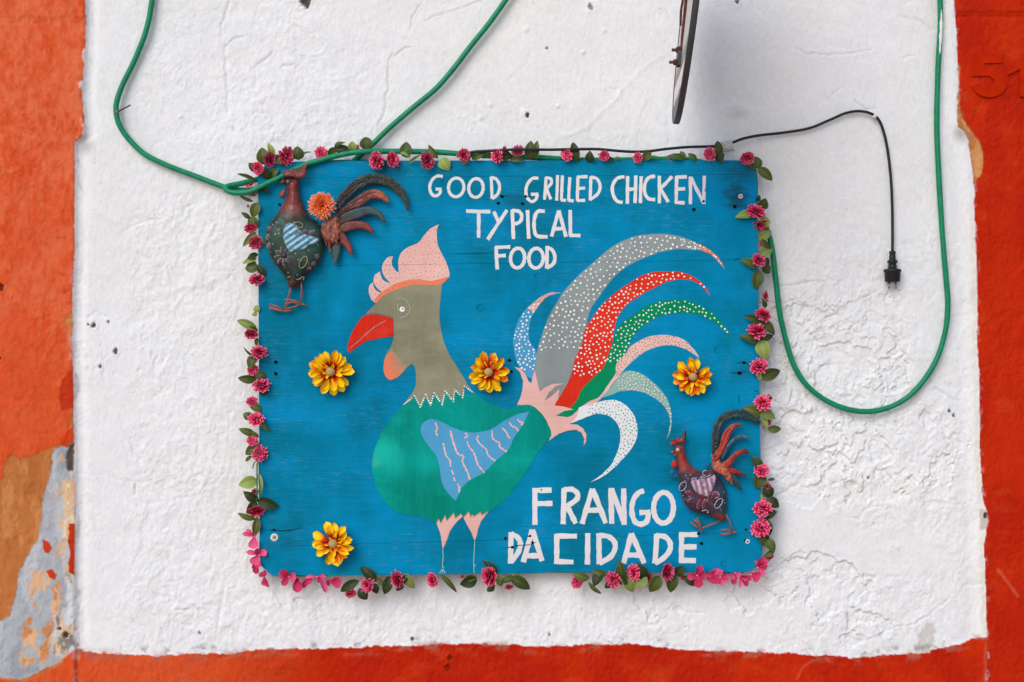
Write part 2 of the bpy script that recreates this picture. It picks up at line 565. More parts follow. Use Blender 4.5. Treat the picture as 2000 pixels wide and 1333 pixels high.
crack(c8([(190, 590), (230, 555), (330, 600), (370, 590)]), 3, .0016, .001, .25)
crack(c8([(250, 640), (265, 760), (270, 900), (310, 975)]), 2.6, .0010, 0, .2)
c9 = crop(100, 880, 2.943)
crack(c9([(200, 140), (330, 150), (430, 172), (560, 185), (620, 160)]), 3, .0010, .0008, .15)
crack(c9([(760, 150), (900, 148), (1080, 130)]), 3, .0008, .0006, .1)
crack(c9([(480, 200), (485, 245)]), 3, .003, .001, .5)
crack(c9([(1280, 800), (1300, 850), (1330, 890)]), 3, .0022, .001, .3)
crack(c9([(1590, 790), (1610, 840), (1595, 880)]), 3, .0016, .001, .4)
crack(c9([(1360, 870), (1380, 950), (1390, 1000)]), 4, -.0020, 0, 0)
crack(c9([(690, 925), (760, 920), (830, 900), (860, 930)]), 3, .0018, .001, .3)
crack(c9([(960, 1010), (970, 920), (990, 800), (1060, 790)]), 3.5, .0018, .0012, .15)
c10 = crop(700, 1120, 2.5)
crack(c10([(1600, 195), (1660, 190), (1700, 200)]), 2.6, .0016, .001, .4)
crack(c10([(1320, 230), (1420, 260), (1500, 230), (1540, 130)]), 4, .0022, .0018, .2)

# the moulded edge of the white panel: a shallow smooth channel inside the orange pilasters
H += -0.004 * np.exp(-((swL - 14) / 9.0) ** 2) * (sB > 0) + 0.0075 * (1 - sstep(-3, 6, swL))
H += -0.0025 * np.exp(-((swR - 32) / 14.0) ** 2) * (sB > 0) + 0.0022 * np.exp(-((swR - 10) / 9.0) ** 2) + 0.0008 * (1 - sstep(-5, 5, swR))
H += -0.005 * np.exp(-((X - 151) / 2.6) ** 2) * (1 - sstep(-10, 20, sB))          # joint below, beside the left pilaster
H += 0.003 * np.exp(-((X - 1924) / 6.0) ** 2) * (1 - sstep(-10, 20, sB))
# ledge across the top of both pilasters
led = (1 - sstep(0, 4, sW))
H += led * np.where(X < 900, 0.0018 * (1 - sstep(32, 40, Y + 6 * fbm(X, Y, 60, 3, 3))) - 0.0008 * np.exp(-((Y - 46) / 3.0) ** 2),
                    0.002 * (1 - sstep(22, 27, Y)) - 0.002 * np.exp(-((Y - 34) / 3.0) ** 2))
# orange paint: brushed, pitted
H += led * fine_mask * (fbm(X, Y * 0.45, 11, 4, 131, .6) * 0.0011 + 0.0010 * sstep(0.30, 0.42, fbm(X, Y * .7, 15, 4, 133)) - 0.0009 * sstep(0.36, 0.46, fbm(X, Y, 21, 4, 135))
                       + 0.0008 * (1 - np.abs(fbm(X + 8 * fbm(X, Y, 30, 2, 6), Y * .6, 22, 4, 137))) ** 5)

# --- colours (albedo of the coats of paint)
def tint(rgb):
    return np.array(lin(*rgb))
C = np.zeros(X.shape + (3,))
n1 = fbm(X, Y, 140, 5, 201)
n2 = fbm(X, Y, 20, 4, 205)
white = tint((234, 234, 234))[None, None] * (1 + 0.035 * n1 + 0.025 * n2)[..., None]
warm = sstep(0.05, 0.5, fbm(X, Y, 260, 4, 207))[..., None]
white = white * (1 - warm * np.array([0.0, 0.012, 0.035]))
orA = tint((212, 78, 34)) ; orB = tint((224, 110, 70)) ; orC = tint((206, 60, 18))  # left orange: weathering plus the brighter light on this side, painted in
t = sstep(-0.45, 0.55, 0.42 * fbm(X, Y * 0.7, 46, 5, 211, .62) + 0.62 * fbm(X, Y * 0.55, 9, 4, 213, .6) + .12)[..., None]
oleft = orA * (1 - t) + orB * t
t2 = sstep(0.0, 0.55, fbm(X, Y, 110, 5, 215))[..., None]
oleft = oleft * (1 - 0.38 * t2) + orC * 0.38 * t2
fadeL = (1 - sstep(300, 900, Y) * 0.65)[..., None]              # the lower left keeps closer to the base orange
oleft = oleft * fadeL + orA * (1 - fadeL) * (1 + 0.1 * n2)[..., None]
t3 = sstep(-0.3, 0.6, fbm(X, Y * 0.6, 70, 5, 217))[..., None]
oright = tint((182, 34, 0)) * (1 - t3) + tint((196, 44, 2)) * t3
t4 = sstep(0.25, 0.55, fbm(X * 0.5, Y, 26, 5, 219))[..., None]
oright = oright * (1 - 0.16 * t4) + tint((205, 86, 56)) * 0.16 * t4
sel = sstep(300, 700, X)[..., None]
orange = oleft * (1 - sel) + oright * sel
wmask = sstep(-0.8, 1.2, sW)[..., None]
# scuffed white rubs on the orange edge, orange smears on the white
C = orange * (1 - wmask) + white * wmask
rub = (np.exp(-(sL / 6.0) ** 2) * sstep(0.15, 0.4, fbm(X, Y * 0.4, 9, 3, 221) + .25) * (sstep(60, 110, Y) * (1 - sstep(262, 275, Y)) + 0.35 * sstep(500, 560, Y)))
rub = np.maximum(rub, np.exp(-(sR / 4.0) ** 2) * sstep(0.25, 0.5, fbm(X, Y * .5, 8, 3, 223)) * 0.5)[..., None] * 0.9
C = C * (1 - rub) + tint((226, 222, 222)) * rub
sm = (np.exp(-((sB + 4) / 9.0) ** 2) * sstep(0.05, 0.4, fbm(X * 0.45, Y, 12, 4, 225)) * 0.75 * (sL > 0) * (sR > -1))[..., None]
C = C * (1 - sm) + tint((176, 98, 80)) * sm
# creamy bare edge on the right
cr = (np.exp(-((swR - 7) / 7.0) ** 2) * (sW > 0) * sstep(360, 420, Y))[..., None] * 0.7
C = C * (1 - cr) + tint((236, 230, 216)) * cr
# --- peeled coats low on the left pilaster
PEEL = np.zeros_like(X)
cA = crop(0, 780, 2.412)
def patch(pts, col, edge=1.5, rg=4.0, dh=0.0, seed=300, clip=True, mott=0.06):
    global C, H
    sl_ = near(pts, 30)
    x, y = X[sl_], Y[sl_]
    s_ = seg_dist(x, y, pts) * np.where(inside(x, y, pts), 1, -1) + rg * fbm(x, y, 16, 4, seed) + rg * .4 * fbm(x, y, 5, 2, seed + 9)
    if clip:
        s_ = np.minimum(s_, -(swL[sl_]))
    m_ = sstep(-edge, edge, s_)
    cc = tint(col) * (1 + mott * fbm(x, y * .4, 14, 4, seed + 3) * 2)[..., None]
    C[sl_] = C[sl_] * (1 - m_[..., None]) + cc * m_[..., None]
    H[sl_] += dh * m_
    return sl_, m_
def mottle(sl_, m_, col, scale, thr, seed, amt=1.0, dh=0.0, sx=1, sy=0.6):
    x, y = X[sl_], Y[sl_]
    k = m_ * sstep(thr - .04, thr + .04, fbm(x * sx, y * sy, scale, 5, seed, .6)) * amt
    C[sl_] = C[sl_] * (1 - k[..., None]) + tint(col) * k[..., None]
    H[sl_] += dh * k
tan_a = cA([(-60, 390), (0, 380), (18, 372), (35, 300), (60, 265), (105, 280), (160, 262), (200, 245), (290, 212), (310, 195), (330, 120),
            (345, 50), (362, 50), (362, 1170), (270, 1255), (120, 1325), (0, 1310), (-60, 1310)])
sl_, m_ = patch(tan_a, (190, 116, 62), 1.2, 4, -0.0016, 301)
PEEL[sl_] = np.maximum(PEEL[sl_], m_)
mottle(sl_, m_, (206, 140, 84), 40, .15, 311, .6, 0, 1, .4)
mottle(sl_, m_, (170, 96, 48), 50, .2, 313, .6, 0, 1.4, .3)
grey_a = cA([(262, 235), (340, 205), (362, 220), (362, 1165), (270, 1245), (100, 1318), (0, 1306), (-60, 1300), (-60, 1075), (0, 1050), (50, 1020),
             (70, 960), (85, 850), (130, 750), (180, 660), (205, 540), (212, 430), (240, 370)])
sl_, m_ = patch(grey_a, (171, 175, 180), 1.2, 4, -0.0009, 321)
mottle(sl_, m_, (196, 198, 200), 30, .1, 323, .6, 0, 1, .3)
mottle(sl_, m_, (146, 150, 157), 60, .2, 325, .6)
mid = cA([(150, 800), (290, 830), (290, 1000), (230, 1230), (110, 1250), (110, 1080), (150, 1000)])
s2, m2 = patch(mid, (171, 175, 180), 8, 8, 0, 331)
mottle(s2, m2, (224, 176, 132), 26, .02, 333, .95, -.0003)
mottle(s2, m2, (206, 130, 70), 22, .22, 335, .9, -.0003)
edge_ = cA([(290, 380), (350, 380), (358, 640), (330, 660), (300, 640), (310, 500)])
s2, m2 = patch(edge_, (226, 214, 182), 4, 8, -.0005, 341)
mottle(s2, m2, (222, 176, 130), 24, .05, 343, .8)
low_ = cA([(300, 840), (358, 830), (358, 1160), (300, 1215), (240, 1180), (260, 1040), (320, 980)])
s2, m2 = patch(low_, (204, 207, 208), 5, 10, -.0012, 351)
mottle(s2, m2, (112, 104, 98), 24, .22, 353, .8, -.001)
mottle(s2, m2, (226, 190, 150), 22, .25, 354, .8)
mottle(sl_, m_ * sstep(90, 140, X[sl_]), (224, 170, 120), 18, .30, 355, .9)
patch(cA([(330, 220), (350, 200), (348, 330), (322, 345), (315, 290)]), (92, 74, 66), 2, 4, -.004, 361)
patch(cA([(205, 660), (230, 668), (248, 700), (235, 728), (212, 722)]), (196, 60, 28), 1.2, 3, .0012, 365)
patch(cA([(220, 805), (245, 795), (272, 820), (265, 842), (235, 838)]), (196, 60, 28), 1.2, 4, .0012, 367)
patch(cA([(330, 585), (362, 580), (362, 840), (325, 810), (330, 720), (322, 660)]), (190, 52, 22), 1.2, 4, .0012, 369)
patch(cA([(285, 180), (345, 130), (352, 190), (320, 225), (290, 215)]), (206, 66, 26), 1.2, 4, .0014, 371)
c14 = crop(0, 420, 2.775)
patch(c14([(360, 570), (395, 540), (402, 560), (402, 690), (382, 640)]), (196, 126, 70), 1.2, 3, -.0012, 375)
patch(c14([(380, 845), (402, 835), (404, 1050), (345, 1060), (325, 990), (350, 900)]), (190, 54, 26), 1.2, 3, -.0012, 377)
# peeled edge at the top of the right pilaster
rp = crop(1800, 0, 3.333)([(235, 420), (245, 440), (244, 560), (246, 680), (258, 760), (310, 840), (345, 880), (385, 940), (402, 1050), (385, 1135),
                           (340, 1190), (325, 1050), (305, 930), (282, 860), (238, 830), (232, 600)])
sl_, m_ = patch(rp, (206, 146, 92), 1.2, 2.5, -0.0022, 381, False)
mottle(sl_, m_, (180, 104, 56), 26, .1, 383, .7)
crack(crop(1800, 0, 3.333)([(248, 690), (268, 780), (320, 840), (370, 910), (400, 1000)]), 2.6, .0024, 0, .8)
patch(crop(1840, 850, 2.76)([(205, 400), (240, 410), (248, 460), (235, 510), (208, 515)]), (206, 198, 184), 1.5, 3, -.0012, 385, False)
# grey underlayer low on the right panel
patch(c7([(780, 1100), (830, 1040), (862, 1045), (862, 1130), (830, 1185), (780, 1190)]), (206, 202, 197), 1.5, 5, -.0006, 391, False)
# dirt: lower rim, cracks, rust runs, pits
dirt = crackdirt * 0.55
dirt = np.maximum(dirt, np.exp(-((sB - 8) / 7.0) ** 2) * sstep(0.22, 0.45, fbm(X, Y, 22, 5, 231)) * 0.55 * (sW > 0))
dirt = np.maximum(dirt, np.exp(-((swL - 6) / 6.0) ** 2) * sstep(0.3, 0.55, fbm(X, Y * .4, 16, 4, 233)) * 0.35 * (sW > 0))
dirt = np.maximum(dirt, (sW > 0) * sstep(0.58, 0.70, fbm(X, Y, 13, 4, 235)) * 0.2 * sstep(.1, .4, fbm(X, Y, 200, 2, 237) + .1))
dirt = np.maximum(dirt, blob(1845, 805, 40, 10, .9) * .35 * sstep(0, .3, fbm(X, Y, 20, 3, 239)))
dirt = np.maximum(dirt, blob(1440, 222, 18, 10, .9) * .22)
dirt = np.maximum(dirt, blob(1877, 262, 12, 14, .9) * .5)
dirt = np.maximum(dirt, blob(166, 285, 14, 14, .9) * .4)
C = C * (1 - dirt[..., None]) + tint((112, 104, 92)) * dirt[..., None]
rust = np.maximum(blob(1047, 243, 6, 14, .9) * sstep(0, .3, fbm(X, Y, 10, 3, 241)), 0.5 * blob(1900, 575, 6, 16, .8))[..., None] * 0.4
C = C * (1 - rust) + tint((170, 130, 90)) * rust
def pit(px, py, r, depth=0.007, col=(52, 44, 38), ring=0.001):
    sl_ = near([(px - r * 3, py - r * 3), (px + r * 3, py + r * 3)], 6)
    x, y = X[sl_], Y[sl_]
    q = np.hypot(x - px, (y - py) * .8) / r + 0.75 * fbm(x, y, 6, 3, 401)
    k = 1 - sstep(0.55, 1.15, q)
    H[sl_] += -depth * k + ring * np.exp(-((q - 1.5) / .4) ** 2)
    C[sl_] = C[sl_] * (1 - k[..., None] * .92) + tint(col) * k[..., None] * .92
for a in ((595, 4, 9, .012), (183, 635, 5, .005), (212, 628, 3, .003), (172, 634, 2.5, .003), (226, 686, 4, .004), (196, 717, 4, .004), (1030, 225, 4, .006),
          (1697, 934, 3.5, .004, (120, 60, 40)), (1855, 803, 3, .003), (1863, 812, 3, .003), 
          (2, 562, 6, .008, (120, 40, 20)), (3, 700, 4, .005, (150, 50, 24)), (1068, 95, 3, .002, (120, 110, 90)),
          (128, 1240, 5, .005), (118, 1228, 4, .004), (390, 1237, 3, .002, (90, 96, 66)), (1073, 1239, 3.5, .002, (90, 96, 66)), 
          (806, 1248, 3.5, .003), (1155, 15, 5, .005, (150, 140, 126)), (1925, 1008, 4, .004), (1440, 5, 4, .003), (880, 1285, 5, .004, (120, 30, 14)),
          (875, 1305, 5, .004, (130, 34, 14)), (2, 700, 2, .001)):
    pit(*a)
for (px, py, r_) in ((1023, 220, 8), (1028, 58, 6), (938, 230, 5), (1090, 208, 4), (1860, 970, 6), (958, 205, 5), (352, 228, 4), (1180, 60, 5), (1139, 103, 4)):
    H += 0.0022 * np.exp(-(np.hypot(X - px, Y - py) / r_) ** 4)
# white paint runs on the orange
for pts, w in (([(1925, 1255), (1924, 1290), (1926, 1340)], 3.0), (c7([(270, 1225), (220, 1260), (190, 1320)]), 1.8), (crop(1840, 850, 2.76)([(300, 725), (350, 790), (410, 870)]), 3)):
    sl_ = near(pts, 16)
    d = seg_dist(X[sl_], Y[sl_], pts, False)
    k = np.exp(-(d / w) ** 2) * .16
    C[sl_] = C[sl_] * (1 - k[..., None]) + tint((232, 170, 140)) * k[..., None]
C = np.clip(C, 0.003, 0.86)

wallm = NT('painted_plaster', 0.78, 0.04)
a_ = wallm.attr()
fn = wallm.noise(wallm.pos((1, 1, 1)), 420, 4, 0.6)
fn2 = wallm.noise(wallm.pos((1, 1, 0.6)), 120, 4, 0.6)
wallm.color(wallm.mix(1.0, a_.outputs['Color'], wallm.ramp(fn2, [(0.3, 0.93), (0.65, 1.0)]), 'MULTIPLY'))
satn = wallm.n('ShaderNodeSeparateColor', mode='HSV')
wallm.l(a_.outputs['Color'], satn.inputs[0])
wallm.l(wallm.ramp(satn.outputs[1], [(0.3, 0.85), (0.8, 0.52)]), wallm.b.inputs['Roughness'])
wallm.bump(wallm.math('ADD', fn, wallm.math('MULTIPLY', fn2, 1.6)), 0.75, 0.0012)

PT = np.stack([(X - PX) * S, -H, ZC - (Y - PY) * S], -1)
du = np.gradient(PT, axis=1)
dv = np.gradient(PT, axis=0)
NRM = np.cross(dv, du)
NRM /= np.linalg.norm(NRM, axis=-1, keepdims=True)
NRM *= np.where(NRM[..., 1:2] > 0, -1, 1)
ny, nx = X.shape
house = thing('house_wall', 'rough white plastered house wall with orange painted pilasters and plinth', 'wall', (0, 0, 0))
q = lambda A: A[:-1, :-1]
fw = (sW[:-1, :-1] + sW[1:, 1:]) * 0.5 > 0
fp = (PEEL[:-1, :-1] > 0.4) & ~fw
xm, ym = q(X), q(Y)
regions = [('white_plaster', fw, None), ('peeled_patch', fp, 'peeled patch showing tan and grey old paint'),
           ('pilaster', ~fw & ~fp & (xm < xl(ym) + 4), 'weathered orange pilaster, its brighter light painted into the colour'),
           ('pilaster', ~fw & ~fp & (xm >= xr(ym) - 6), 'deep red orange pilaster carrying the house number'),
           ('plinth', ~fw & ~fp & (xm < xr(ym) - 6) & (xm >= xl(ym) + 4), None)]
idx = np.arange(ny * nx).reshape(ny, nx)
for nm, msk, lab in regions:
    a = idx[:-1, :-1][msk]
    quads = np.stack([a, a + nx, a + nx + 1, a + 1], -1)
    used, inv = np.unique(quads, return_inverse=True)
    quads = inv.reshape(-1, 4)
    me = bpy.data.meshes.new(nm)
    me.vertices.add(len(used))
    me.vertices.foreach_set('co', PT.reshape(-1, 3)[used].astype(np.float32).ravel())
    me.loops.add(len(quads) * 4)
    me.loops.foreach_set('vertex_index', quads.ravel().astype(np.int32))
    me.polygons.add(len(quads))
    me.polygons.foreach_set('loop_start', np.arange(0, len(quads) * 4, 4, dtype=np.int32))
    me.update(calc_edges=True)
    me.polygons.foreach_set('use_smooth', np.ones(len(quads), dtype=bool))
    ca = me.color_attributes.new('Col', 'FLOAT_COLOR', 'POINT')
    cc = np.ones((len(used), 4), dtype=np.float32)
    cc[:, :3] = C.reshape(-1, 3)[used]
    ca.data.foreach_set('color', cc.ravel())
    me.materials.append(wallm.m)
    me.normals_split_custom_set_from_vertices(NRM.reshape(-1, 3)[used].astype(np.float32))
    o = bpy.data.objects.new(nm, me)
    link(o, house)
    if lab:
        o['label'] = lab

# ------------------------------------------------------------------ raised house number, painted over
def poly_fill(pts):
    """triangulate a closed outline (px); returns points and triangles"""
    v, e, f, *_ = delaunay_2d_cdt([Vector(p) for p in pts], [], [list(range(len(pts)))], 1, 1e-4)
    return [tuple(p) for p in v], [tuple(t) for t in f]

def ribbon(pts, w, closed=False, sub=5, jit=0.04, sm=True, seed=0):
    r = random.Random(seed)
    P = smooth_path(pts, sub, closed) if sm else [np.array(p, dtype=float) for p in pts]
    n = len(P)
    L, Rr = [], []
    ph = r.random() * 6
    for i, p in enumerate(P):
        a = P[(i - 1) % n] if closed or i > 0 else P[0]
        b = P[(i + 1) % n] if closed or i < n - 1 else P[-1]
        t = b - a
        t = t / (np.linalg.norm(t) + 1e-9)
        nn = np.array((-t[1], t[0]))
        ww = w[i * (len(w) - 1) // max(1, n - 1)] if isinstance(w, (list, tuple)) else w
        k = ww / 2 * (1 + jit * math.sin(i * 1.7 + ph) + r.uniform(-jit, jit))
        L.append(tuple(p + nn * k))
        Rr.append(tuple(p - nn * k))
    f = []
    m = n if closed else n - 1
    for i in range(m):
        j = (i + 1) % n
        f.append((i, j, n + j, n + i))
    return L + Rr, f

def solid(name, pts, tris, d0, thick, mat, parent, loopn=None):
    """extrude flat faces (px) from distance d0 to d0 + thick in front of the wall"""
    n = len(pts)
    verts = [W(x, y, d0 + thick) for x, y in pts] + [W(x, y, d0) for x, y in pts]
    faces = [tuple(t) for t in tris]
    edge = {}
    for t in tris:
        for i in range(len(t)):
            a, b = t[i], t[(i + 1) % len(t)]
            edge[(a, b)] = 1
    for (a, b) in list(edge):
        if (b, a) not in edge:
            faces.append((b, a, a + n, b + n))
    return obj(name, verts, faces, mat, parent, False)

num_mat = plain('number_paint', (183, 36, 1), 0.6, 0.04, var=0.14, scale=45, bump=0.25)
c51 = crop(1800, 0, 3.333)
hmean = float(np.mean(H[np.ix_((YS > 100) & (YS < 200), (XS > 1890) & (XS < 2010))]))
hn = thing('house_number', 'raised number 51 painted over in orange at the right pilaster', 'house number', W(1960, 150, 0.0))
solid('digit', *poly_fill(outline(c51([(345, 350), (530, 350), (530, 412), (412, 412), (410, 452), (450, 442), (500, 458), (540, 505), (549, 560),
      (525, 605), (470, 632), (410, 630), (355, 605), (322, 560), (375, 548), (400, 575), (440, 582), (472, 560), (472, 520), (440, 494), (330, 497)]), 40, 3)),
      hmean - 0.006, 0.0108, num_mat, hn)
solid('digit', *poly_fill(c51([(556, 432), (600, 408), (640, 375), (665, 345), (720, 345), (720, 630), (640, 630), (640, 450), (560, 490)])), hmean - 0.006, 0.0108, num_mat, hn)

# ------------------------------------------------------------------ the sign board: four painted planks
BF = 0.034                       # front of the planks
board = thing('sign_board', 'blue painted wooden sign board with a big rooster and white hand lettering', 'sign', W(995, 1120, 0.012))
blue = paint('board_blue', (0, 129, 170), 0.4, 0.75, (84, 136, 148), 0.18, blotch=(0, 106, 130), glow=(0, 138, 192),
             dark=[(1440, 385, 62, .75), (1000, 392, 42, .35), (1450, 335, 90, .35), (1450, 725, 45, .3), (760, 325, 90, .3), (560, 1060, 30, .25), (1020, 1065, 50, .2), (530, 520, 60, .2)])
OUT = [(504, 340), (519, 321), (580, 316), (660, 314.6), (800, 314), (1200, 313.6), (1440, 313.4), (1464, 314), (1474, 320), (1478, 332), (1478.5, 380), (1480, 460),
       (1481.5, 580), (1483, 720), (1484.5, 850), (1487.5, 1050), (1488.6, 1086), (1479, 1105), (1467, 1115), (1449, 1118.5), (1339, 1119), (1262, 1119),
       (1080, 1118), (1060, 1120), (780, 1123.5), (560, 1125), (532, 1125.5), (508.5, 1104), (507, 1046), (506.5, 900), (505.5, 700), (504.5, 500)]
SEAMS = [((504, 349), (1480, 341)), ((504, 521), (1480, 508)), ((504, 1069), (1488, 1040))]
def clip_half(poly, a, b, keep_above, off):
    nx, ny = -(b[1] - a[1]), (b[0] - a[0])
    L = math.hypot(nx, ny)
    nx, ny = nx / L, ny / L          # points down the picture
    s = lambda p: ((p[0] - a[0]) * nx + (p[1] - a[1]) * ny) * (-1 if keep_above else 1) - off
    out = []
    for i in range(len(poly)):
        p, q2 = poly[i - 1], poly[i]
        sp, sq = s(p), s(q2)
        if (sp < 0) != (sq < 0):
            t = sp / (sp - sq)
            out.append((p[0] + (q2[0] - p[0]) * t, p[1] + (q2[1] - p[1]) * t))
        if sq >= 0:
            out.append(q2)
    return out
for i in range(4):
    pl = OUT
    if i > 0:
        pl = clip_half(pl, *SEAMS[i - 1], False, 0.14)
    if i < 3:
        pl = clip_half(pl, *SEAMS[i], True, 0.14)
    n = len(pl)
    cx, cy = sum(p[0] for p in pl) / n, sum(p[1] for p in pl) / n
    def shrink(p, k):
        return (p[0] + (k if p[0] < cx else -k), p[1] + (k if p[1] < cy else -k))
    lv = random.uniform(-0.00008, 0.0)
    verts = [W(*shrink(p, 0.3), BF + lv) for p in pl] + [W(*p, BF - 0.0003 + lv) for p in pl] + [W(*p, 0.012) for p in pl]
    faces = [tuple(range(n))[::-1], tuple(range(2 * n, 3 * n))]
    for k in range(n):
        j = (k + 1) % n
        faces += [(k, j, n + j, n + k), (n + k, n + j, 2 * n + j, 2 * n + k)]
    obj('plank', verts, faces, blue, board, False)
# battens that hold the planks together and off the wall
wood = plain('bare_wood', (96, 78, 60), 0.8, 0.2, var=0.3, scale=40, bump=0.4)
for px in (640, 1370):
    b = MB()
    p = [W(px - 30, 335, 0.012), W(px + 30, 335, 0.012), W(px + 30, 1095, 0.012), W(px - 30, 1095, 0.012)]
    b.add(p + [v + Vector((0, 0.015, 0)) for v in p], [(0, 1, 2, 3), (7, 6, 5, 4), (0, 4, 5, 1), (1, 5, 6, 2), (2, 6, 7, 3), (3, 7, 4, 0)])
    b.build('batten', wood, board, False)

def painted(name, pts, tris, layer, mat, parent, label=None):
    """a coat of paint: a thin skin on the planks, broken at the plank joints"""
    d = BF + 0.00014 + layer * 0.00006
    ja = np.array(pts)
    jit = 0.55
    pts = [(x + jit * a, y + jit * b) for (x, y), a, b in zip(pts, fbm(ja[:, 0], ja[:, 1], 9, 3, 811) * 1.6, fbm(ja[:, 0], ja[:, 1], 9, 3, 817) * 1.6)]
    bm = bmesh.new()
    vs_ = [bm.verts.new((x, y, 0)) for x, y in pts]
    for t in tris:
        try:
            bm.faces.new([vs_[i] for i in t])
        except ValueError:
            pass
    ys = [p[1] for p in pts]
    for a, b in SEAMS:
        if min(ys) < max(a[1], b[1]) and max(ys) > min(a[1], b[1]):
            nn = Vector((-(b[1] - a[1]), b[0] - a[0], 0)).normalized()
            for off in (-0.22, 0.22):
                bmesh.ops.bisect_plane(bm, geom=bm.verts[:] + bm.edges[:] + bm.faces[:], plane_co=Vector((a[0], a[1], 0)) + nn * off, plane_no=nn, dist=1e-5)
            kill = [f for f in bm.faces if abs((f.calc_center_median() - Vector((a[0], a[1], 0))).dot(nn)) < 0.21]
            bmesh.ops.delete(bm, geom=kill, context='FACES')
    bm.normal_update()
    bm.verts.index_update()
    verts = [W(v.co.x, v.co.y, d) for v in bm.verts]
    faces = []
    for f in bm.faces:
        ids = [v.index for v in f.verts]
        # picture y runs down, so keep the winding that faces the street
        faces.append(ids if f.normal.z < 0 else ids[::-1])
    bm.free()
    o = obj(name, verts, faces, mat, parent, False)
    if label:
        o['label'] = label
    return o
def shape(name, pts, layer, mat, parent, corner=48, label=None):
    return painted(name, *poly_fill(outline(pts, corner)), layer, mat, parent, label)

white_p = paint('lettering_white', (222, 216, 214), 0.2, 0.5, (150, 168, 182), 0.06)
cr2, cr3, cr5, cr6, cr8, cr9 = crop(800, 250, 3.3325), crop(1180, 250, 3.3325), crop(800, 600, 3.3325), crop(1180, 600, 3.3325), crop(800, 900, 4.4425), crop(1180, 900, 4.4425)
cr1, cr4 = crop(420, 250, 3.3325), crop(420, 600, 3.3325)
nlet = [0]
def letter(strokes, cr, w):
    """one hand painted letter made of brush strokes, each a hair above the last"""
    nlet[0] += 1
    V, F = [], []
    mb = MB()
    for k, st in enumerate(strokes):
        closed = st[0] == 'o'
        straight = st[0] == 'l'
        pts = st[1:] if isinstance(st[0], str) else st
        if closed:
            (cx, cy), rx, ry, rot = pts
            p = []
            for a in range(14):
                an = 2 * math.pi * a / 14
                ex, ey = rx * math.cos(an), ry * math.sin(an)
                p.append((cx + ex * math.cos(rot) - ey * math.sin(rot), cy + ex * math.sin(rot) + ey * math.cos(rot)))
            pts = p
        pts = cr(pts)
        v, f = ribbon(pts, w, closed, 4, 0.075, not (straight and False), nlet[0] * 7 + k)
        d = BF + 0.00022 + k * 0.00008
        mb.add([W(x, y, d) for x, y in v], f)
    o = mb.build('letter', white_p, board, False)
    return o
w1 = 6.0
for st in (
    [[(216, 317), (180, 314), (148, 338), (131, 382), (140, 425), (165, 444), (192, 432), (204, 405)], [(170, 399), (208, 400)]],
    [['o', (303, 388), 50, 61, 0.12]], [['o', (432, 392), 47, 61, 0.1]],
    [[(531, 318), (534, 390), (537, 462)], [(531, 322), (566, 336), (586, 380), (574, 430), (538, 463)]],
    [[(838, 328), (800, 330), (768, 365), (757, 410), (764, 452), (792, 480), (820, 468), (833, 434)], [(790, 433), (838, 433)]],
    [[(888, 320), (884, 395), (878, 468)], [(886, 325), (918, 332), (922, 362), (888, 398)], [(892, 396), (904, 430), (920, 466)]],
    [[(963, 308), (961, 390), (957, 474)]],
    [[(995, 310), (991, 390), (988, 472)], [(984, 470), (1018, 473)]],
    [[(1043, 322), (1038, 400), (1035, 474)], [(1030, 472), (1068, 476)]],
    [[(1096, 318), (1093, 400), (1092, 476)], [(1090, 321), (1158, 318)], [(1094, 396), (1142, 392)], [(1090, 474), (1142, 472)]],
    [[(1180, 314), (1178, 390), (1175, 472)], [(1178, 320), (1220, 333), (1240, 378), (1226, 428), (1174, 470)]]):
    letter(st, cr2, w1)
for st in (
    [[(132, 318), (84, 330), (54, 380), (60, 440), (86, 478), (120, 486)]],
    [[(153, 314), (152, 400), (151, 494)], [(206, 310), (204, 400), (201, 490)], [(150, 404), (206, 396)]],
    [[(241, 316), (238, 400), (236, 490)]],
    [[(332, 314), (288, 326), (264, 372), (266, 428), (290, 462), (332, 468)]],
    [[(359, 312), (360, 400), (359, 492)], [(442, 316), (400, 362), (364, 398)], [(366, 396), (392, 440), (418, 484)]],
    [[(472, 314), (470, 400), (469, 492)], [(464, 322), (538, 319)], [(468, 400), (528, 397)], [(462, 486), (524, 489)]],
    [[(560, 318), (562, 400), (561, 498)], [(564, 322), (602, 400), (646, 484)], [(652, 312), (650, 400), (648, 496)]]):
    letter(st, cr3, w1 + .5)
for st in (
    [[(368, 542), (450, 545), (526, 546)], [(450, 542), (450, 630), (449, 716)]],
    [[(548, 545), (566, 585), (584, 622)], [(634, 535), (575, 625), (508, 728)]],
    [[(668, 532), (672, 630), (676, 724)], [(668, 538), (712, 545), (730, 574), (718, 612), (674, 630)]],
    [[(768, 536), (771, 630), (776, 722)]],
    [[(880, 543), (832, 546), (812, 596), (812, 660), (830, 704), (898, 710)]],
    [[(971, 538), (948, 620), (924, 708)], [(971, 538), (994, 620), (1018, 710)], [(940, 658), (1004, 656)]],
    [[(1045, 535), (1046, 620), (1047, 706)], [(1042, 700), (1112, 702)]],
    [[(563, 772), (566, 850), (571, 922)], [(558, 779), (655, 775)], [(568, 834), (626, 831)]],
    [['o', (703, 848), 46, 64, 0.1]], [['o', (823, 849), 47, 64, 0.08]],
    [[(896, 770), (894, 840), (893, 916)], [(895, 776), (932, 800), (946, 846), (934, 886), (892, 914)]]):
    letter(st, cr2, 6.9)
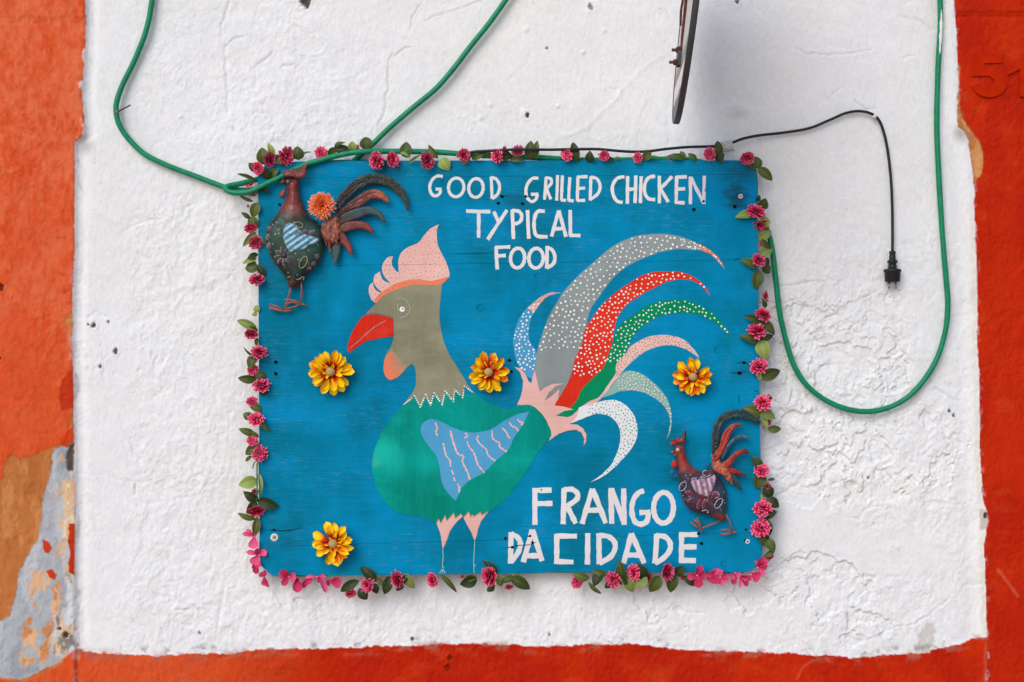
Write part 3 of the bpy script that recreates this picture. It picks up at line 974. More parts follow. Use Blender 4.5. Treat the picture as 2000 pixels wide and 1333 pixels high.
for st in (
    [[(1088, 238), (1087, 400), (1088, 558)], [(1066, 260), (1232, 256)], [(1088, 374), (1240, 372)]],
    [[(1340, 240), (1336, 400), (1332, 552)], [(1338, 254), (1410, 250), (1458, 290), (1446, 340), (1365, 396)], [(1366, 394), (1402, 465), (1442, 546)]],
    [[(1586, 245), (1540, 400), (1496, 550)], [(1586, 245), (1644, 390), (1702, 544)], [(1536, 432), (1650, 430)]]):
    letter(st, cr8, 10.2)
for st in (
    [[(60, 238), (62, 400), (66, 548)], [(64, 244), (118, 390), (176, 548)], [(170, 242), (171, 400), (174, 558)]],
    [[(346, 262), (296, 282), (252, 345), (240, 440), (264, 525), (318, 552), (370, 526), (386, 448)], [(306, 452), (400, 446)]],
    [['o', (515, 410), 86, 133, 0.03]],
    [[(236, 632), (204, 760), (168, 892)], [(236, 632), (290, 755), (348, 892)], [(196, 820), (314, 820)]],
    [[(456, 636), (450, 760), (440, 892)], [(452, 652), (530, 662), (574, 722), (562, 792), (500, 858), (440, 888)]],
    [[(672, 622), (671, 750), (670, 888)], [(652, 644), (812, 642)], [(670, 750), (802, 748)], [(656, 866), (796, 868)]]):
    letter(st, cr9, 10.2)
for st in (
    [[(882, 622), (878, 750), (876, 894)], [(880, 634), (938, 668), (962, 722), (940, 800), (876, 880)]],
    [[(1066, 600), (1026, 740), (986, 882)], [(1066, 600), (1106, 730), (1150, 872)], [(1012, 826), (1128, 826)]],
    [[(1452, 656), (1275, 654)], [(1277, 636), (1277, 760), (1276, 896)], [(1258, 876), (1422, 880)]],
    [[(1546, 630), (1545, 760), (1543, 902)]],
    [[(1642, 632), (1644, 760), (1646, 900)], [(1640, 650), (1722, 658), (1776, 704), (1782, 766), (1740, 838), (1646, 890)]]):
    letter(st, cr8, 10.2)

# ------------------------------------------------------------------ the big painted rooster
teal = paint('rooster_teal', (2, 140, 128), 0.6, 0.35, (60, 170, 160), 0.18, True, blotch=(2, 122, 108), glow=(10, 172, 158), patches=[(742, 890, 46, .9, (26, 184, 164)), (765, 900, 40, .6, (20, 176, 160)), (838, 905, 40, .7, (14, 170, 156)), (830, 985, 80, .6, (0, 118, 98)), (950, 960, 110, .5, (0, 136, 112)), (736, 905, 16, .35, (80, 186, 180)), (880, 800, 70, .5, (0, 150, 140))])
khaki = paint('rooster_khaki', (142, 140, 116), 0.3, 0.5, (112, 104, 84), 0.16, True, blotch=(122, 118, 92), glow=(156, 154, 130))
pinkc = paint('rooster_pink', (228, 184, 174), 0.3, 0.5, (206, 152, 142), 0.1, blotch=(216, 164, 154))
orangec = paint('rooster_orange', (230, 128, 92), 0.4, 0.4, (226, 160, 140), 0.1, patches=[(798, 700, 42, 1.0, (146, 138, 114)), (785, 688, 30, .8, (170, 132, 104))])
redc = paint('rooster_red', (218, 52, 30), 0.45, 0.5, (226, 110, 90), 0.1, True, blotch=(196, 36, 22), glow=(226, 76, 56))
greyc = paint('rooster_grey', (142, 150, 148), 0.3, 0.5, (164, 172, 170), 0.12, True, blotch=(122, 132, 132), glow=(154, 164, 162))
greenc = paint('rooster_green', (4, 134, 86), 0.5, 0.3, (40, 160, 110), 0.16, True)
sage = paint('rooster_sage', (134, 172, 160), 0.35, 0.3, (160, 190, 180), 0.1)
skyb = paint('rooster_sky_blue', (84, 158, 200), 0.3, 0.4, (50, 140, 180), 0.08, blotch=(70, 146, 188))
offw = paint('rooster_white', (222, 224, 224), 0.2, 0.3, (190, 200, 206), 0.06)
lineg = paint('rooster_line', (150, 190, 178), 0.1, 0.1, (120, 170, 160), 0.05)
dotw = plain('dot_white', (236, 236, 232), 0.5, 0.4, var=0.04)
dotg = plain('dot_green', (40, 130, 92), 0.5, 0.4, var=0.1)
dotr = plain('dot_red', (206, 84, 66), 0.5, 0.4, var=0.1)
dotp = plain('dot_pink', (238, 214, 206), 0.5, 0.4, var=0.05)
dotd = plain('dot_dark', (70, 96, 92), 0.5, 0.4, var=0.1)

BODY = [(787, 791), (810, 774), (929, 771), (944, 781.5), (971, 795), (992, 800.5), (1010, 793), (1031, 791), (1046, 797), (1061, 812), (1073, 834), (1077, 849),
        (1070, 861), (1052, 882), (1038, 905), (1020.6, 934), (1002.6, 956), (987, 976.5), (971, 988), (953, 1001), (925, 1010), (902, 1010), (876, 1018), (853, 1022.7),
        (829, 1011), (802, 1007), (780, 1003.5), (762, 990), (744, 969), (733, 945), (726.7, 912), (729, 888), (738, 861), (753, 831), (774, 807)]
body = shape('painted_rooster', BODY, 9, teal, board, 60)
HEAD = [(864.5, 552), (842, 554), (815, 552), (795, 555), (765, 567), (748, 577), (735, 591), (725, 602), (714, 614), (738, 613), (768, 621), (769, 657), (765, 675), (754, 692),
        (752, 712), (790, 722), (802, 711), (808.6, 715.5), (812, 726), (812, 750), (807, 765), (797, 778), (787, 791), (797, 784), (810, 774), (821, 795), (831.5, 771), (841, 792), (848, 768),
        (863.6, 790.5), (869.6, 764.5), (885.5, 784.5), (887.6, 761), (903.5, 777), (907.4, 754.5), (929, 771), (920, 760), (902, 732), (881, 699), (867.5, 669), (861.5, 645),
        (858, 614), (860, 586)]
shape('head', HEAD, 10, khaki, body, 50)
shape('beak', cr4([(975, 55), (1060, 50), (1158, 75), (1160, 188), (1060, 205), (980, 225), (910, 270), (880, 298), (862, 285), (862, 250), (890, 170), (930, 100)]), 11, redc, body, 50)
v, f = ribbon(cr4([(876, 270), (930, 225), (1000, 162), (1060, 115), (1112, 88)]), 1.4)
painted('beak_line', v, f, 12, greyc, body)
shape('wattle', cr4([(1112, 318), (1097, 380), (1105, 440), (1130, 472), (1160, 470), (1210, 440), (1245, 395), (1275, 377), (1235, 372), (1205, 345), (1180, 310), (1150, 285)]), 11, orangec, body, 60)
COMB = [(858, 438), (854, 448), (853.4, 466), (857, 484), (864.5, 499), (872, 514), (876.5, 529), (878, 540), (872, 547), (864.5, 554.6), (842, 557.6), (815, 556), (795, 559), (765, 569.6),
        (750, 577), (735, 592), (729, 589), (721.6, 577), (719.5, 565), (723, 556), (729, 552), (731, 563), (738, 570), (750, 573.5), (738, 565), (730.6, 553), (730, 545), (734, 536), (742.6, 530.6),
        (744, 539), (750, 548.6), (763, 554), (751.6, 541), (746.5, 529), (747, 518.6), (751.6, 509.6), (759, 502.5), (767.5, 501.5), (765.5, 510), (767, 520), (772.6, 529), (778.6, 532.5),
        (778, 523), (778.6, 508), (784.6, 493), (798, 483), (814, 476), (821, 470.5), (828, 460), (839, 448), (848, 443)]
comb = shape('comb', COMB, 12, pinkc, body, 55)
shape('comb_edge', [(878, 540), (872, 547), (864.5, 554.6), (842, 557.6), (815, 556), (795, 559), (765, 569.6), (750, 577), (735, 592), (730, 587), (742, 574), (762, 560), (790, 549), (815, 546),
                    (842, 549), (862, 544)], 13, orangec, body, 60)
tail = [
    ('F1', [(1097, 572), (1079, 571), (1064, 575.6), (1046, 588), (1028, 604), (1016, 619), (1007, 640), (1002.6, 664), (1004, 687), (1010, 708), (1022, 730), (1040, 741), (1044, 720), (1047.6, 690), (1037, 672),
            (1032.6, 651), (1037, 624), (1044, 610), (1055, 595), (1070, 580), (1085, 574)], 1, skyb),
    ('F2', [(1061, 786), (1052, 762), (1044.6, 726), (1049, 687), (1061, 648), (1072, 618), (1085, 595), (1103, 568), (1124, 544), (1154, 517), (1184, 491.6), (1210, 473.6), (1243, 461.6), (1270, 457.7),
            (1309, 458.6), (1336, 464.6), (1360, 475), (1384, 487), (1402, 502), (1415.6, 526), (1402, 511), (1390, 497.6), (1372, 490), (1348, 488), (1324, 487), (1294, 491.6), (1264, 502),
            (1237, 514), (1213, 529), (1192, 550), (1166, 586), (1154, 604), (1146, 630), (1142, 655), (1136, 676), (1130, 690), (1115, 732), (1100, 768), (1088, 786)], 0, greyc),
    ('F3', [(1082, 793.5), (1096, 771), (1115, 735), (1124, 699), (1137, 672), (1142, 645), (1157, 621), (1176, 595), (1198, 575.6), (1225, 556), (1249, 541), (1276, 532), (1309, 530.6), (1330, 532), (1351, 539.6),
            (1369, 551.6), (1381, 565), (1387, 578.6), (1375, 563.6), (1360, 552), (1342, 546), (1318, 547), (1294, 554.6), (1270, 566.6), (1246, 580), (1225, 595), (1210, 613), (1202.5, 631), (1199, 651),
            (1196, 669), (1187, 696), (1178, 720), (1157, 741), (1136, 762), (1128, 782), (1114, 796), (1098, 797)], 2, redc),
    ('F4', [(1113, 797), (1128, 780), (1136, 761), (1157, 740), (1178, 719), (1187, 695), (1197, 669), (1204, 645), (1213, 633), (1228, 622), (1249, 607), (1273, 593.6), (1300, 587.6), (1324, 586), (1348, 589), (1372, 599.6),
            (1393, 613), (1411, 631), (1424.6, 654), (1430.6, 680), (1423, 657), (1411, 642), (1396, 630), (1375, 619.5), (1348, 612), (1315, 612), (1285, 619.5), (1261, 633), (1243, 648), (1229.5, 672),
            (1222, 690), (1208, 710), (1202, 729), (1186, 752), (1168, 776), (1150, 784), (1130, 797), (1122, 806), (1106, 814.5), (1085, 813), (1097, 804), (1108, 802)], 3, greenc),
    ('F5', [(1130, 798), (1152, 784), (1170, 776), (1187, 752), (1202.5, 729), (1202.5, 718.5), (1206, 708), (1225, 687), (1230, 678), (1246, 667.5), (1270, 657), (1294, 655), (1315, 657), (1336, 664.5), (1351, 678),
            (1360, 688.5), (1366, 700), (1354, 691.5), (1339, 682.5), (1318, 675.6), (1294, 675.6), (1270, 682.5), (1249, 694.5), (1231, 709.5), (1216, 726), (1204, 741), (1192, 756), (1180, 774), (1160, 789),
            (1140, 797)], 4, pinkc),
    ('F6', [(1172, 779), (1192, 758), (1204, 742), (1213, 732), (1225, 724.5), (1249, 729), (1270, 742.5), (1288, 759), (1303, 780), (1310.5, 804), (1312, 822), (1309, 843), (1301.5, 858.6), (1307.5, 837), (1309, 822), (1304.5, 807),
            (1294, 790.5), (1276, 777), (1255, 766.5), (1231, 763), (1210, 765), (1192, 772.5)], 5, sage),
    ('F7', [(1112, 828), (1126, 812), (1130, 797), (1160, 787.5), (1198, 781.5), (1216, 787.5), (1231, 801), (1241.5, 819), (1245.4, 840), (1241.5, 861), (1231, 879), (1213, 900), (1195, 918), (1178, 931), (1152.6, 943),
            (1175, 927), (1193, 909), (1200, 897), (1207, 879), (1211.5, 858), (1210, 837), (1201, 822), (1189, 813), (1172, 808), (1156, 811), (1136, 819)], 6, offw)]
TAILP = {}
for nm, pts, ly, mt in tail:
    TAILP[nm] = outline(pts, 55)
    painted('tail_feather', *poly_fill(TAILP[nm]), ly, mt, body)
# feather tips in another colour
painted('feather_tip', *poly_fill(outline([(1360, 475.4), (1384, 487.4), (1402, 502.4), (1415, 525.4), (1401, 510), (1389, 497), (1372, 489.6)], 55)), 7, orangec, body)
painted('feather_tip', *poly_fill(outline([(1096, 572.3), (1079, 571.4), (1064, 576), (1046, 588.4), (1030, 603), (1044, 609), (1055, 594.6), (1070, 579.6), (1085, 573.7)], 55)), 7, pinkc, body)
TUFT = cr5([(697, 637), (720, 590), (735, 540), (738, 480), (720, 425), (682, 390), (725, 402), (755, 440), (772, 480), (792, 498), (802, 450), (814, 408), (826, 460), (838, 520), (848, 550), (880, 525), (930, 502),
            (1010, 497), (950, 515), (905, 560), (878, 612), (920, 585), (950, 555), (976, 533), (968, 590), (945, 642), (1000, 648), (1070, 668), (1010, 676), (950, 708), (1030, 718), (1060, 705), (1098, 668),
            (1085, 720), (1042, 762), (1090, 766), (1130, 790), (1152, 832), (1148, 880), (1130, 910), (1136, 862), (1120, 820), (1085, 800), (1030, 805), (975, 825), (935, 848), (905, 872), (920, 838), (912, 785), (870, 710),
            (822, 662), (770, 641)])
painted('tail_tuft', *poly_fill(TUFT), 8, pinkc, body)
WING = cr5([(780, 680), (700, 700), (620, 740), (540, 790), (470, 812), (380, 815), (290, 790), (200, 745), (140, 730), (100, 745), (75, 780), (80, 830), (120, 900), (175, 970), (195, 1040), (210, 1140), (250, 1210), (300, 1260),
            (318, 1222), (345, 1170), (390, 1130), (480, 1080), (560, 1000), (640, 930), (680, 850), (740, 760)])
shape('wing', WING, 10, skyb, body, 50)
for k, st in enumerate(([(168, 752), (178, 790), (172, 815), (184, 842)], [(220, 885), (226, 925), (240, 970), (262, 1000), (268, 1040)], [(274, 1062), (284, 1090)], [(288, 1110), (296, 1135)], [(312, 1150), (324, 1175), (318, 1210)],
            [(265, 805), (282, 870), (300, 930), (322, 962), (352, 972), (343, 1000), (362, 1045), (378, 1080), (392, 1122)], [(362, 820), (378, 842), (358, 852)], [(372, 875), (392, 915), (418, 950), (430, 985), (450, 1035), (486, 1078)],
            [(450, 838), (438, 858), (462, 895), (498, 925), (506, 955), (530, 985), (556, 1002)], [(538, 806), (540, 850), (562, 872), (586, 885), (590, 912), (632, 942)], [(600, 785), (630, 815), (640, 840), (656, 856)],
            [(650, 750), (668, 775), (690, 784), (708, 806)], [(700, 730), (714, 745), (738, 752), (728, 768)])):
    v, f = ribbon(cr5(st), 3.0, False, 5, 0.3, True, k)
    painted('wing_stripe', v, f, 12, pinkc, body)
for lg in ([(235, 545), (250, 507), (272, 545), (286, 512), (310, 478), (322, 525), (385, 458), (396, 505), (445, 465), (460, 487), (420, 520), (385, 560), (350, 615), (322, 690), (290, 768), (280, 730), (270, 640)],
           [(468, 497), (515, 447), (528, 492), (545, 470), (558, 490), (615, 450), (622, 478), (680, 446), (650, 482), (618, 530), (595, 595), (585, 640), (573, 685), (560, 685), (538, 625), (495, 555)]):
    painted('leg', *poly_fill(cr8(lg)), 11, pinkc, body)
for st in ([(290, 762), (290, 840), (285, 930), (284, 945)], [(285, 935), (275, 955), (258, 978)], [(286, 938), (285, 978)], [(287, 935), (298, 960), (308, 978)], [(566, 682), (560, 800), (556, 900), (562, 978)], [(560, 900), (572, 915)], [(288, 920), (300, 930)]):
    v, f = ribbon(cr8(st), 1.5)
    painted('shank', v, f, 12, lineg, body)
for lg in ([(235, 547), (250, 507), (272, 545), (310, 478), (322, 525), (385, 458), (396, 505), (445, 465), (460, 487)], [(468, 497), (515, 447), (528, 492), (558, 490), (615, 450), (622, 478), (680, 446)]):
    v, f = ribbon(cr8(lg), 1.8, False, 1, .2, False)
    painted('leg_trim', v, f, 13, orangec, body)

def disc_dots(name, pts, r, d, mat, parent):
    mb = MB()
    for (x, y) in pts:
        rr = r * random.uniform(0.75, 1.2)
        a0 = random.random() * 6
        ring = [W(x + rr * math.cos(a0 + a * math.pi / 3), y + rr * math.sin(a0 + a * math.pi / 3), d) for a in range(6)]
        mb.add(ring + [W(x, y, d + 0.0004)], [(a, 6, (a + 1) % 6) for a in range(6)])
    o = mb.build(name, mat, parent)
    o['kind'] = 'stuff'
    return o
def scatter(poly, n, gap, cond=lambda x, y: True, edge=2.0, seed=1):
    r = np.random.RandomState(seed)
    xs, ys = [p[0] for p in poly], [p[1] for p in poly]
    cx, cy = r.uniform(min(xs), max(xs), 9000), r.uniform(min(ys), max(ys), 9000)
    ok = inside(cx, cy, poly) & (seg_dist(cx, cy, poly) >= edge)
    cand = [(x, y) for x, y in zip(cx[ok], cy[ok]) if cond(x, y)]
    out, grid = [], {}
    for x, y in cand:
        if len(out) >= n:
            break
        gx, gy = int(x // gap), int(y // gap)
        if any((x - a) ** 2 + (y - b) ** 2 < gap * gap for i in (-1, 0, 1) for j in (-1, 0, 1) for a, b in grid.get((gx + i, gy + j), ())):
            continue
        grid.setdefault((gx, gy), []).append((x, y))
        out.append((x, y))
    return out
LD = BF + 0.0011
disc_dots('dots', scatter(TAILP['F1'], 62, 5.5, lambda x, y: y > 592 and y < 722, 2, 1), 2.1, LD, dotw, body)
disc_dots('dots', scatter(TAILP['F1'], 30, 3.4, lambda x, y: y <= 592, .8, 2), 1.0, LD, dotg, body)
disc_dots('dots', scatter(TAILP['F2'], 225, 7.5, lambda x, y: y < 684 - 0.05 * (x - 1050), 2.2, 3), 2.15, LD, dotw, body)
disc_dots('dots', scatter(TAILP['F2'], 34, 4.2, lambda x, y: x > 1330, 1.0, 13), 1.7, LD, dotw, body)
disc_dots('dots', scatter(TAILP['F3'], 190, 6.2, lambda x, y: y < 735, 1.6, 4), 1.9, LD, dotw, body)
disc_dots('dots', scatter(TAILP['F4'], 150, 6.2, lambda x, y: y < 706, 1.6, 5), 1.8, LD, dotw, body)
disc_dots('dots', scatter(TAILP['F5'], 150, 4.6, lambda x, y: y < 735, 1.2, 6), 1.1, LD, dotg, body)
disc_dots('dots', scatter(TAILP['F6'], 90, 4.8, lambda x, y: x > 1208, 1.2, 7), 1.6, LD, dotp, body)
disc_dots('dots', scatter(TAILP['F7'], 115, 5.4, lambda x, y: x > 1150, 1.4, 8), 1.25, LD, dotg, body)
disc_dots('dots', scatter(outline(COMB, 55), 130, 6.5, lambda x, y: True, 2.4, 9), 1.0, BF + 0.0012, dotr, body)
def along(pts, gap):
    out = []
    for a, b in zip(pts[:-1], pts[1:]):
        L = math.hypot(b[0] - a[0], b[1] - a[1])
        for k in range(max(1, int(L / gap))):
            t = k * gap / L
            out.append((a[0] + (b[0] - a[0]) * t, a[1] + (b[1] - a[1]) * t))
    return out
disc_dots('dots', along([(789, 790), (810, 774), (821, 795), (831.5, 771), (841, 792), (848, 768), (863.6, 790.5), (869.6, 764.5), (885.5, 784.5), (887.6, 761), (903.5, 777), (907.4, 754.5), (929, 771)], 4.6), 1.7, BF + 0.0011, dotw, body)
disc_dots('dots', along(TUFT[36:46], 3.2), 0.9, BF + 0.0011, dotd, body)
# the painted eye
eye = MB()
for (x, y, r, d, n) in ((785.5, 604.5, 5.2, 0.0012, 14),):
    eye.add([W(x + r * math.cos(a * 2 * math.pi / n), y + r * math.sin(a * 2 * math.pi / n), BF + d) for a in range(n)], [tuple(range(n))[::-1]])
eye.build('eye', dotw, body, False)
pup = MB()
pup.add([W(786.5 + 1.7 * math.cos(a * 2 * math.pi / 8), 603.5 + 1.7 * math.sin(a * 2 * math.pi / 8), BF + 0.0015) for a in range(8)], [tuple(range(8))[::-1]])
pup.build('pupil', plain('pupil_red', (150, 40, 40)), body, False)
for st in ([(1190, -20), (1187, 0), (1192, 18), (1203, 24)], [(1185, -52), (1215, -58), (1245, -40), (1265, -8), (1264, 30), (1240, 60), (1205, 70)]):
    v, f = ribbon(cr4(st), 1.0)
    painted('eye_line', v, f, 14, lineg, body)

# knots, old nail holes, splits, screws in the board
hole_m = plain('nail_hole_black', (14, 14, 14), 0.9, 0.1)
mb = MB()
for (x, y, r) in ((980, 384, 3.6), (973, 397, 3.4), (1020.5, 398, 3.4), (1027, 384, 2.8), (1355, 409.5, 3.8), (1435, 404, 3.6), (1374, 393.5, 2.6), (538.5, 707.5, 4.2), (538.5, 730, 3.8), (995, 704.5, 3.4), (999, 726, 3.2), (1444, 729, 4.2),
                  (1453, 709, 3.6), (1364, 1042.5, 3.2), (1370, 1062, 3.4), (1457, 1034.5, 2.6), (987, 1052, 3.0), (1000, 1069.5, 3), (1035, 1047, 2.6), (1040, 1060.5, 2.8), (535.5, 1035.5, 2.8), (546, 400, 3.0), (1057, 957, 1.6), (1456, 1056, 3.4)):
    n = 9
    ring = [W(x + r * random.uniform(.75, 1.25) * math.cos(a * 2 * math.pi / n), y + r * random.uniform(.7, 1.1) * math.sin(a * 2 * math.pi / n), BF + 0.0013) for a in range(n)]
    mb.add(ring, [tuple(range(n))[::-1]])
o = mb.build('nail_holes', hole_m, board, False)
o['kind'] = 'stuff'
split_m = plain('split_dark', (12, 56, 80), 0.9, 0.1)
mb = MB()
for pts, w in ((cr8([(785, 760), (840, 757), (880, 748), (930, 737), (1000, 733), (1060, 727)]), 1.3), (crop(440, 920, 5.556)([(395, 640), (460, 640), (530, 645), (600, 650), (700, 645), (760, 632), (815, 618)]), 1.5),
               (cr8([(820, 675), (845, 672)]), 1.6), (cr8([(1020, 660), (1055, 652)]), 1.4), (cr8([(1050, 712), (1095, 712)]), 1.6), (crop(1420, 560, 6.664)([(110, 995), (200, 985), (250, 990), (290, 1030)]), 1.4),
               (crop(1420, 560, 6.664)([(10, 1120), (100, 1122), (180, 1115), (260, 1100)]), 1.2), (crop(1420, 740, 6.664)([(155, 190), (155, 260), (158, 330)]), 1.0), (crop(1420, 740, 6.664)([(340, 160), (390, 165), (420, 185)]), 1.0),
               (crop(1420, 380, 6.667)([(90, 875), (100, 850), (130, 838), (170, 850)]), 1.1), (cr2([(260, 820), (420, 818), (545, 812)]), .8), (crop(800, 250, 3.3325)([(610, 442), (650, 446)]), 1.0), (cr2([(755, 447), (800, 446)]), 1.0)):
    v, f = ribbon(pts, [0.5, w, w, w * .8, 0.4], False, 4, .15)
    mb.add([W(x, y, BF + 0.0012) for x, y in v], f)
o = mb.build('wood_splits', split_m, board, False)
o['kind'] = 'stuff'
knot_m = plain('knot_ring', (4, 84, 128), 0.8, 0.1)
mb = MB()
for (x, y, r) in ((938, 601, 6.5), (1048, 539, 4), (1401, 684, 5), (1414, 1101, 5.5), (1380, 372, 3.5), (865, 357, 3.5)):
    v, f = ribbon([(x + r * math.cos(a), y + r * math.sin(a)) for a in np.arange(0.4, 5.6, .5)], [.3, .9, 1.1, .8, .3], False, 3, .1)
    mb.add([W(px, py, BF + 0.0011) for px, py in v], f)
o = mb.build('knots', knot_m, board, False)
o['kind'] = 'stuff'
steel = plain('screw_steel', (150, 148, 146), 0.4, 0.5, 0.8, 0.1)
washer_m = plain('washer_white', (214, 212, 208), 0.5, 0.4, var=.05)
def screw(x, y, r, washer):
    mb = MB()
    if washer:
        mb.lathe(W(x, y, BF), (0, -1, 0), [(0, r * S), (.0012, r * S), (.0018, r * .8 * S), (.0016, r * .55 * S), (.0012, r * .5 * S)], 20)
    o = None
    if washer:
        o = mb.build('washer', washer_m, board)
    m2 = MB()
    m2.lathe(W(x, y, BF), (0, -1, 0), [(0, r * .5 * S), (.0022, r * .46 * S), (.0030, r * .3 * S), (.0022, r * .14 * S), (.0012, .0001)], 14)
    m2.build('screw', steel, board)
screw(536, 1050, 7.6, True)
screw(1446.5, 384, 4.6, True)
screw(1460, 1058, 4.6, True)
screw(535, 1031, 0.1, False) if False else None

# ------------------------------------------------------------------ reliefs (pressed metal)
def relief(name, pts, d0, height, R, mat, parent, step=3.0, colfn=None, engrave=None, lip=0.0015, corner=48, seed=3, sm=4):
    """a domed sheet with the given outline (px): boundary at d0, swelling by height over R px, with a rolled edge"""
    r = random.Random(seed)
    P = outline(pts, corner, sm)
    dens = []
    for i in range(len(P)):
        a, b = P[i], P[(i + 1) % len(P)]
        k = max(1, int(math.hypot(b[0] - a[0], b[1] - a[1]) / step))
        dens += [(a[0] + (b[0] - a[0]) * t / k, a[1] + (b[1] - a[1]) * t / k) for t in range(k)]
    xs, ys = [p[0] for p in P], [p[1] for p in P]
    gx, gy = np.meshgrid(np.arange(min(xs), max(xs), step), np.arange(min(ys), max(ys), step))
    gx = gx.ravel() + np.array([r.uniform(-.2, .2) * step for _ in range(gx.size)])
    gy = gy.ravel() + np.array([r.uniform(-.2, .2) * step for _ in range(gy.size)])
    ok = inside(gx, gy, dens)
    gx, gy = gx[ok], gy[ok]
    if len(gx):
        ok = seg_dist(gx, gy, dens) > step * 0.55
        gx, gy = gx[ok], gy[ok]
    allp = [Vector(p) for p in dens] + [Vector((x, y)) for x, y in zip(gx, gy)]
    v, e, f, *_ = delaunay_2d_cdt(allp, [], [list(range(len(dens)))], 1, 1e-4)
    vx, vy = np.array([p[0] for p in v]), np.array([p[1] for p in v])
    D = seg_dist(vx, vy, dens)
    t = np.clip(D / R, 0, 1)
    hh = height * np.sqrt(np.clip(1 - (1 - t) ** 2, 0, 1))
    if engrave is not None:
        hh = hh + engrave(vx, vy, D)
    verts = [W(x, y, d0 + h) for x, y, h in zip(vx, vy, hh)]
    faces = []
    cnt = {}
    for tri in f:
        a, b, c = tri
        # wind so that the front faces the street
        ar = (vx[b] - vx[a]) * (vy[c] - vy[a]) - (vx[c] - vx[a]) * (vy[b] - vy[a])
        tri = (a, c, b) if ar > 0 else (a, b, c)
        faces.append(tri)
        for i in range(3):
            cnt[(tri[i], tri[(i + 1) % 3])] = 1
    n0 = len(verts)
    back = {}
    for (a, b) in list(cnt):
        if (b, a) not in cnt:
            for k in (a, b):
                if k not in back:
                    back[k] = len(verts)
                    verts.append(W(vx[k], vy[k], d0 - lip))
            faces.append((b, a, back[a], back[b]))
    cols = None
    if colfn is not None:
        c = colfn(vx, vy, D)
        extra = np.array([c[k] for k in back]) if back else np.zeros((0, 3))
        cols = np.vstack([c, extra])
    return obj(name, verts, faces, mat, parent, True, cols)

def mixc(a, b, t):
    t = np.asarray(t)[..., None]
    return np.asarray(a) * (1 - t) + np.asarray(b) * t
def L_(rgb):
    return np.array(lin(*rgb))
enamel = attr_mat('enamelled_metal', 0.40, 0.4, 0.0, 0.4, 260, 0.42)
_t = enamel.node_tree
_n = NT.__new__(NT)
_n.m, _n.t, _n.b = enamel, _t, _t.nodes['Principled BSDF']
_src = _n.b.inputs['Base Color'].links[0].from_socket
_pat = _n.noise(_n.pos((1, 1, 1)), 75, 6, 0.7)
_n.l(_n.mix(_n.ramp(_pat, [(0.50, 0.0), (0.66, 0.75)]), _src, lin(58, 34, 26)), _n.b.inputs['Base Color'])
_n.l(_n.ramp(_pat, [(0.45, 0.34), (0.65, 0.72)]), _n.b.inputs['Roughness'])

def feather_engrave(pts_spine, amp, freq):
    """herringbone: ribs that slant away from the quill"""
    sp = np.array(smooth_path(pts_spine, 8))
    seg = np.cumsum(np.r_[0, np.hypot(*(sp[1:] - sp[:-1]).T)])
    def f(x, y, D):
        dx = x[:, None] - sp[None, :, 0]
        dy = y[:, None] - sp[None, :, 1]
        k = np.argmin(dx * dx + dy * dy, 1)
        dist = np.sqrt((dx * dx + dy * dy).min(1))
        return amp * (np.sin((seg[k] - dist * 1.0) * freq) * np.clip(D / 2, 0, 1)) - amp * 1.4 * np.exp(-(dist / 1.3) ** 2)
    return f

# ---- the larger rooster, upper left
R1, RT = crop(500, 310, 4.1667), crop(580, 320, 6.058)
r1 = thing('metal_rooster', 'large metal rooster with green body and blue striped wing, upper left of the board', 'rooster ornament', W(572, 600, BF), 'pressed metal rooster ornaments')
BD = BF + 0.012
def col_r1(x, y, D):
    n = fbm(x, y, 9, 4, 501) * .5 + .5
    n2 = fbm(x, y, 26, 4, 503)
    red = mixc(L_((122, 44, 44)), L_((168, 78, 66)), n)
    green = mixc(L_((14, 48, 42)), L_((30, 82, 68)), np.clip(.5 + n2, 0, 1))
    c = mixc(red, green, sstep(405, 428, y + n2 * 9))
    c = mixc(c, L_((98, 92, 84)), np.exp(-((y - 412) / 7.) ** 2) * .45)
    c = mixc(c, mixc(L_((84, 40, 28)), L_((120, 60, 40)), n), sstep(541, 552, y + n2 * 6))
    r = np.random.RandomState(5)
    sp = (vnoise(x / 1.4, y / 1.4, 9) > .84) & (y > 425) & (y < 540)
    c[sp] = L_((190, 200, 188))
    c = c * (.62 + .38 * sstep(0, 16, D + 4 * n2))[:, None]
    c = mixc(c, L_((150, 120, 96)), np.exp(-(D / 1.2) ** 2) * .55)
    return c
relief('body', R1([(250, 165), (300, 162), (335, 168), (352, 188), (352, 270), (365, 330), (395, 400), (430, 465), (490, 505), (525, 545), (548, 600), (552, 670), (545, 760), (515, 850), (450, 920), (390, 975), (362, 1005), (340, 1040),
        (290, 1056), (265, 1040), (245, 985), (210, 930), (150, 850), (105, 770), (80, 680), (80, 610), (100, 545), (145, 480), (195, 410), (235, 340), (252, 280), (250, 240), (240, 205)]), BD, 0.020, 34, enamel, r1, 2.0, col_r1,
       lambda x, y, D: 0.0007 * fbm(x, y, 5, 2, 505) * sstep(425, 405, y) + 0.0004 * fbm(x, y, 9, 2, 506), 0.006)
def flat_col(a, b=None, rim=None, rw=1.3, sc=10, seed=510):
    def f(x, y, D):
        c = mixc(L_(a), L_(b or a), fbm(x, y, sc, 3, seed) * .5 + .5)
        if rim is not None:
            c = mixc(c, L_(rim), np.exp(-(D / rw) ** 2))
        return c
    return f
relief('comb', R1([(215, 120), (235, 95), (265, 92), (280, 100), (300, 76), (325, 84), (340, 92), (370, 66), (395, 56), (422, 28), (416, 80), (402, 150), (350, 166), (290, 152), (230, 156)]), BD + 0.009, 0.005, 6, enamel, r1, 1.6,
       flat_col((112, 38, 40), (164, 84, 80)), lambda x, y, D: 0.0022 * np.clip(vnoise(x / 2.4, y / 2.4, 31), 0, 1) * (D > 1.2))
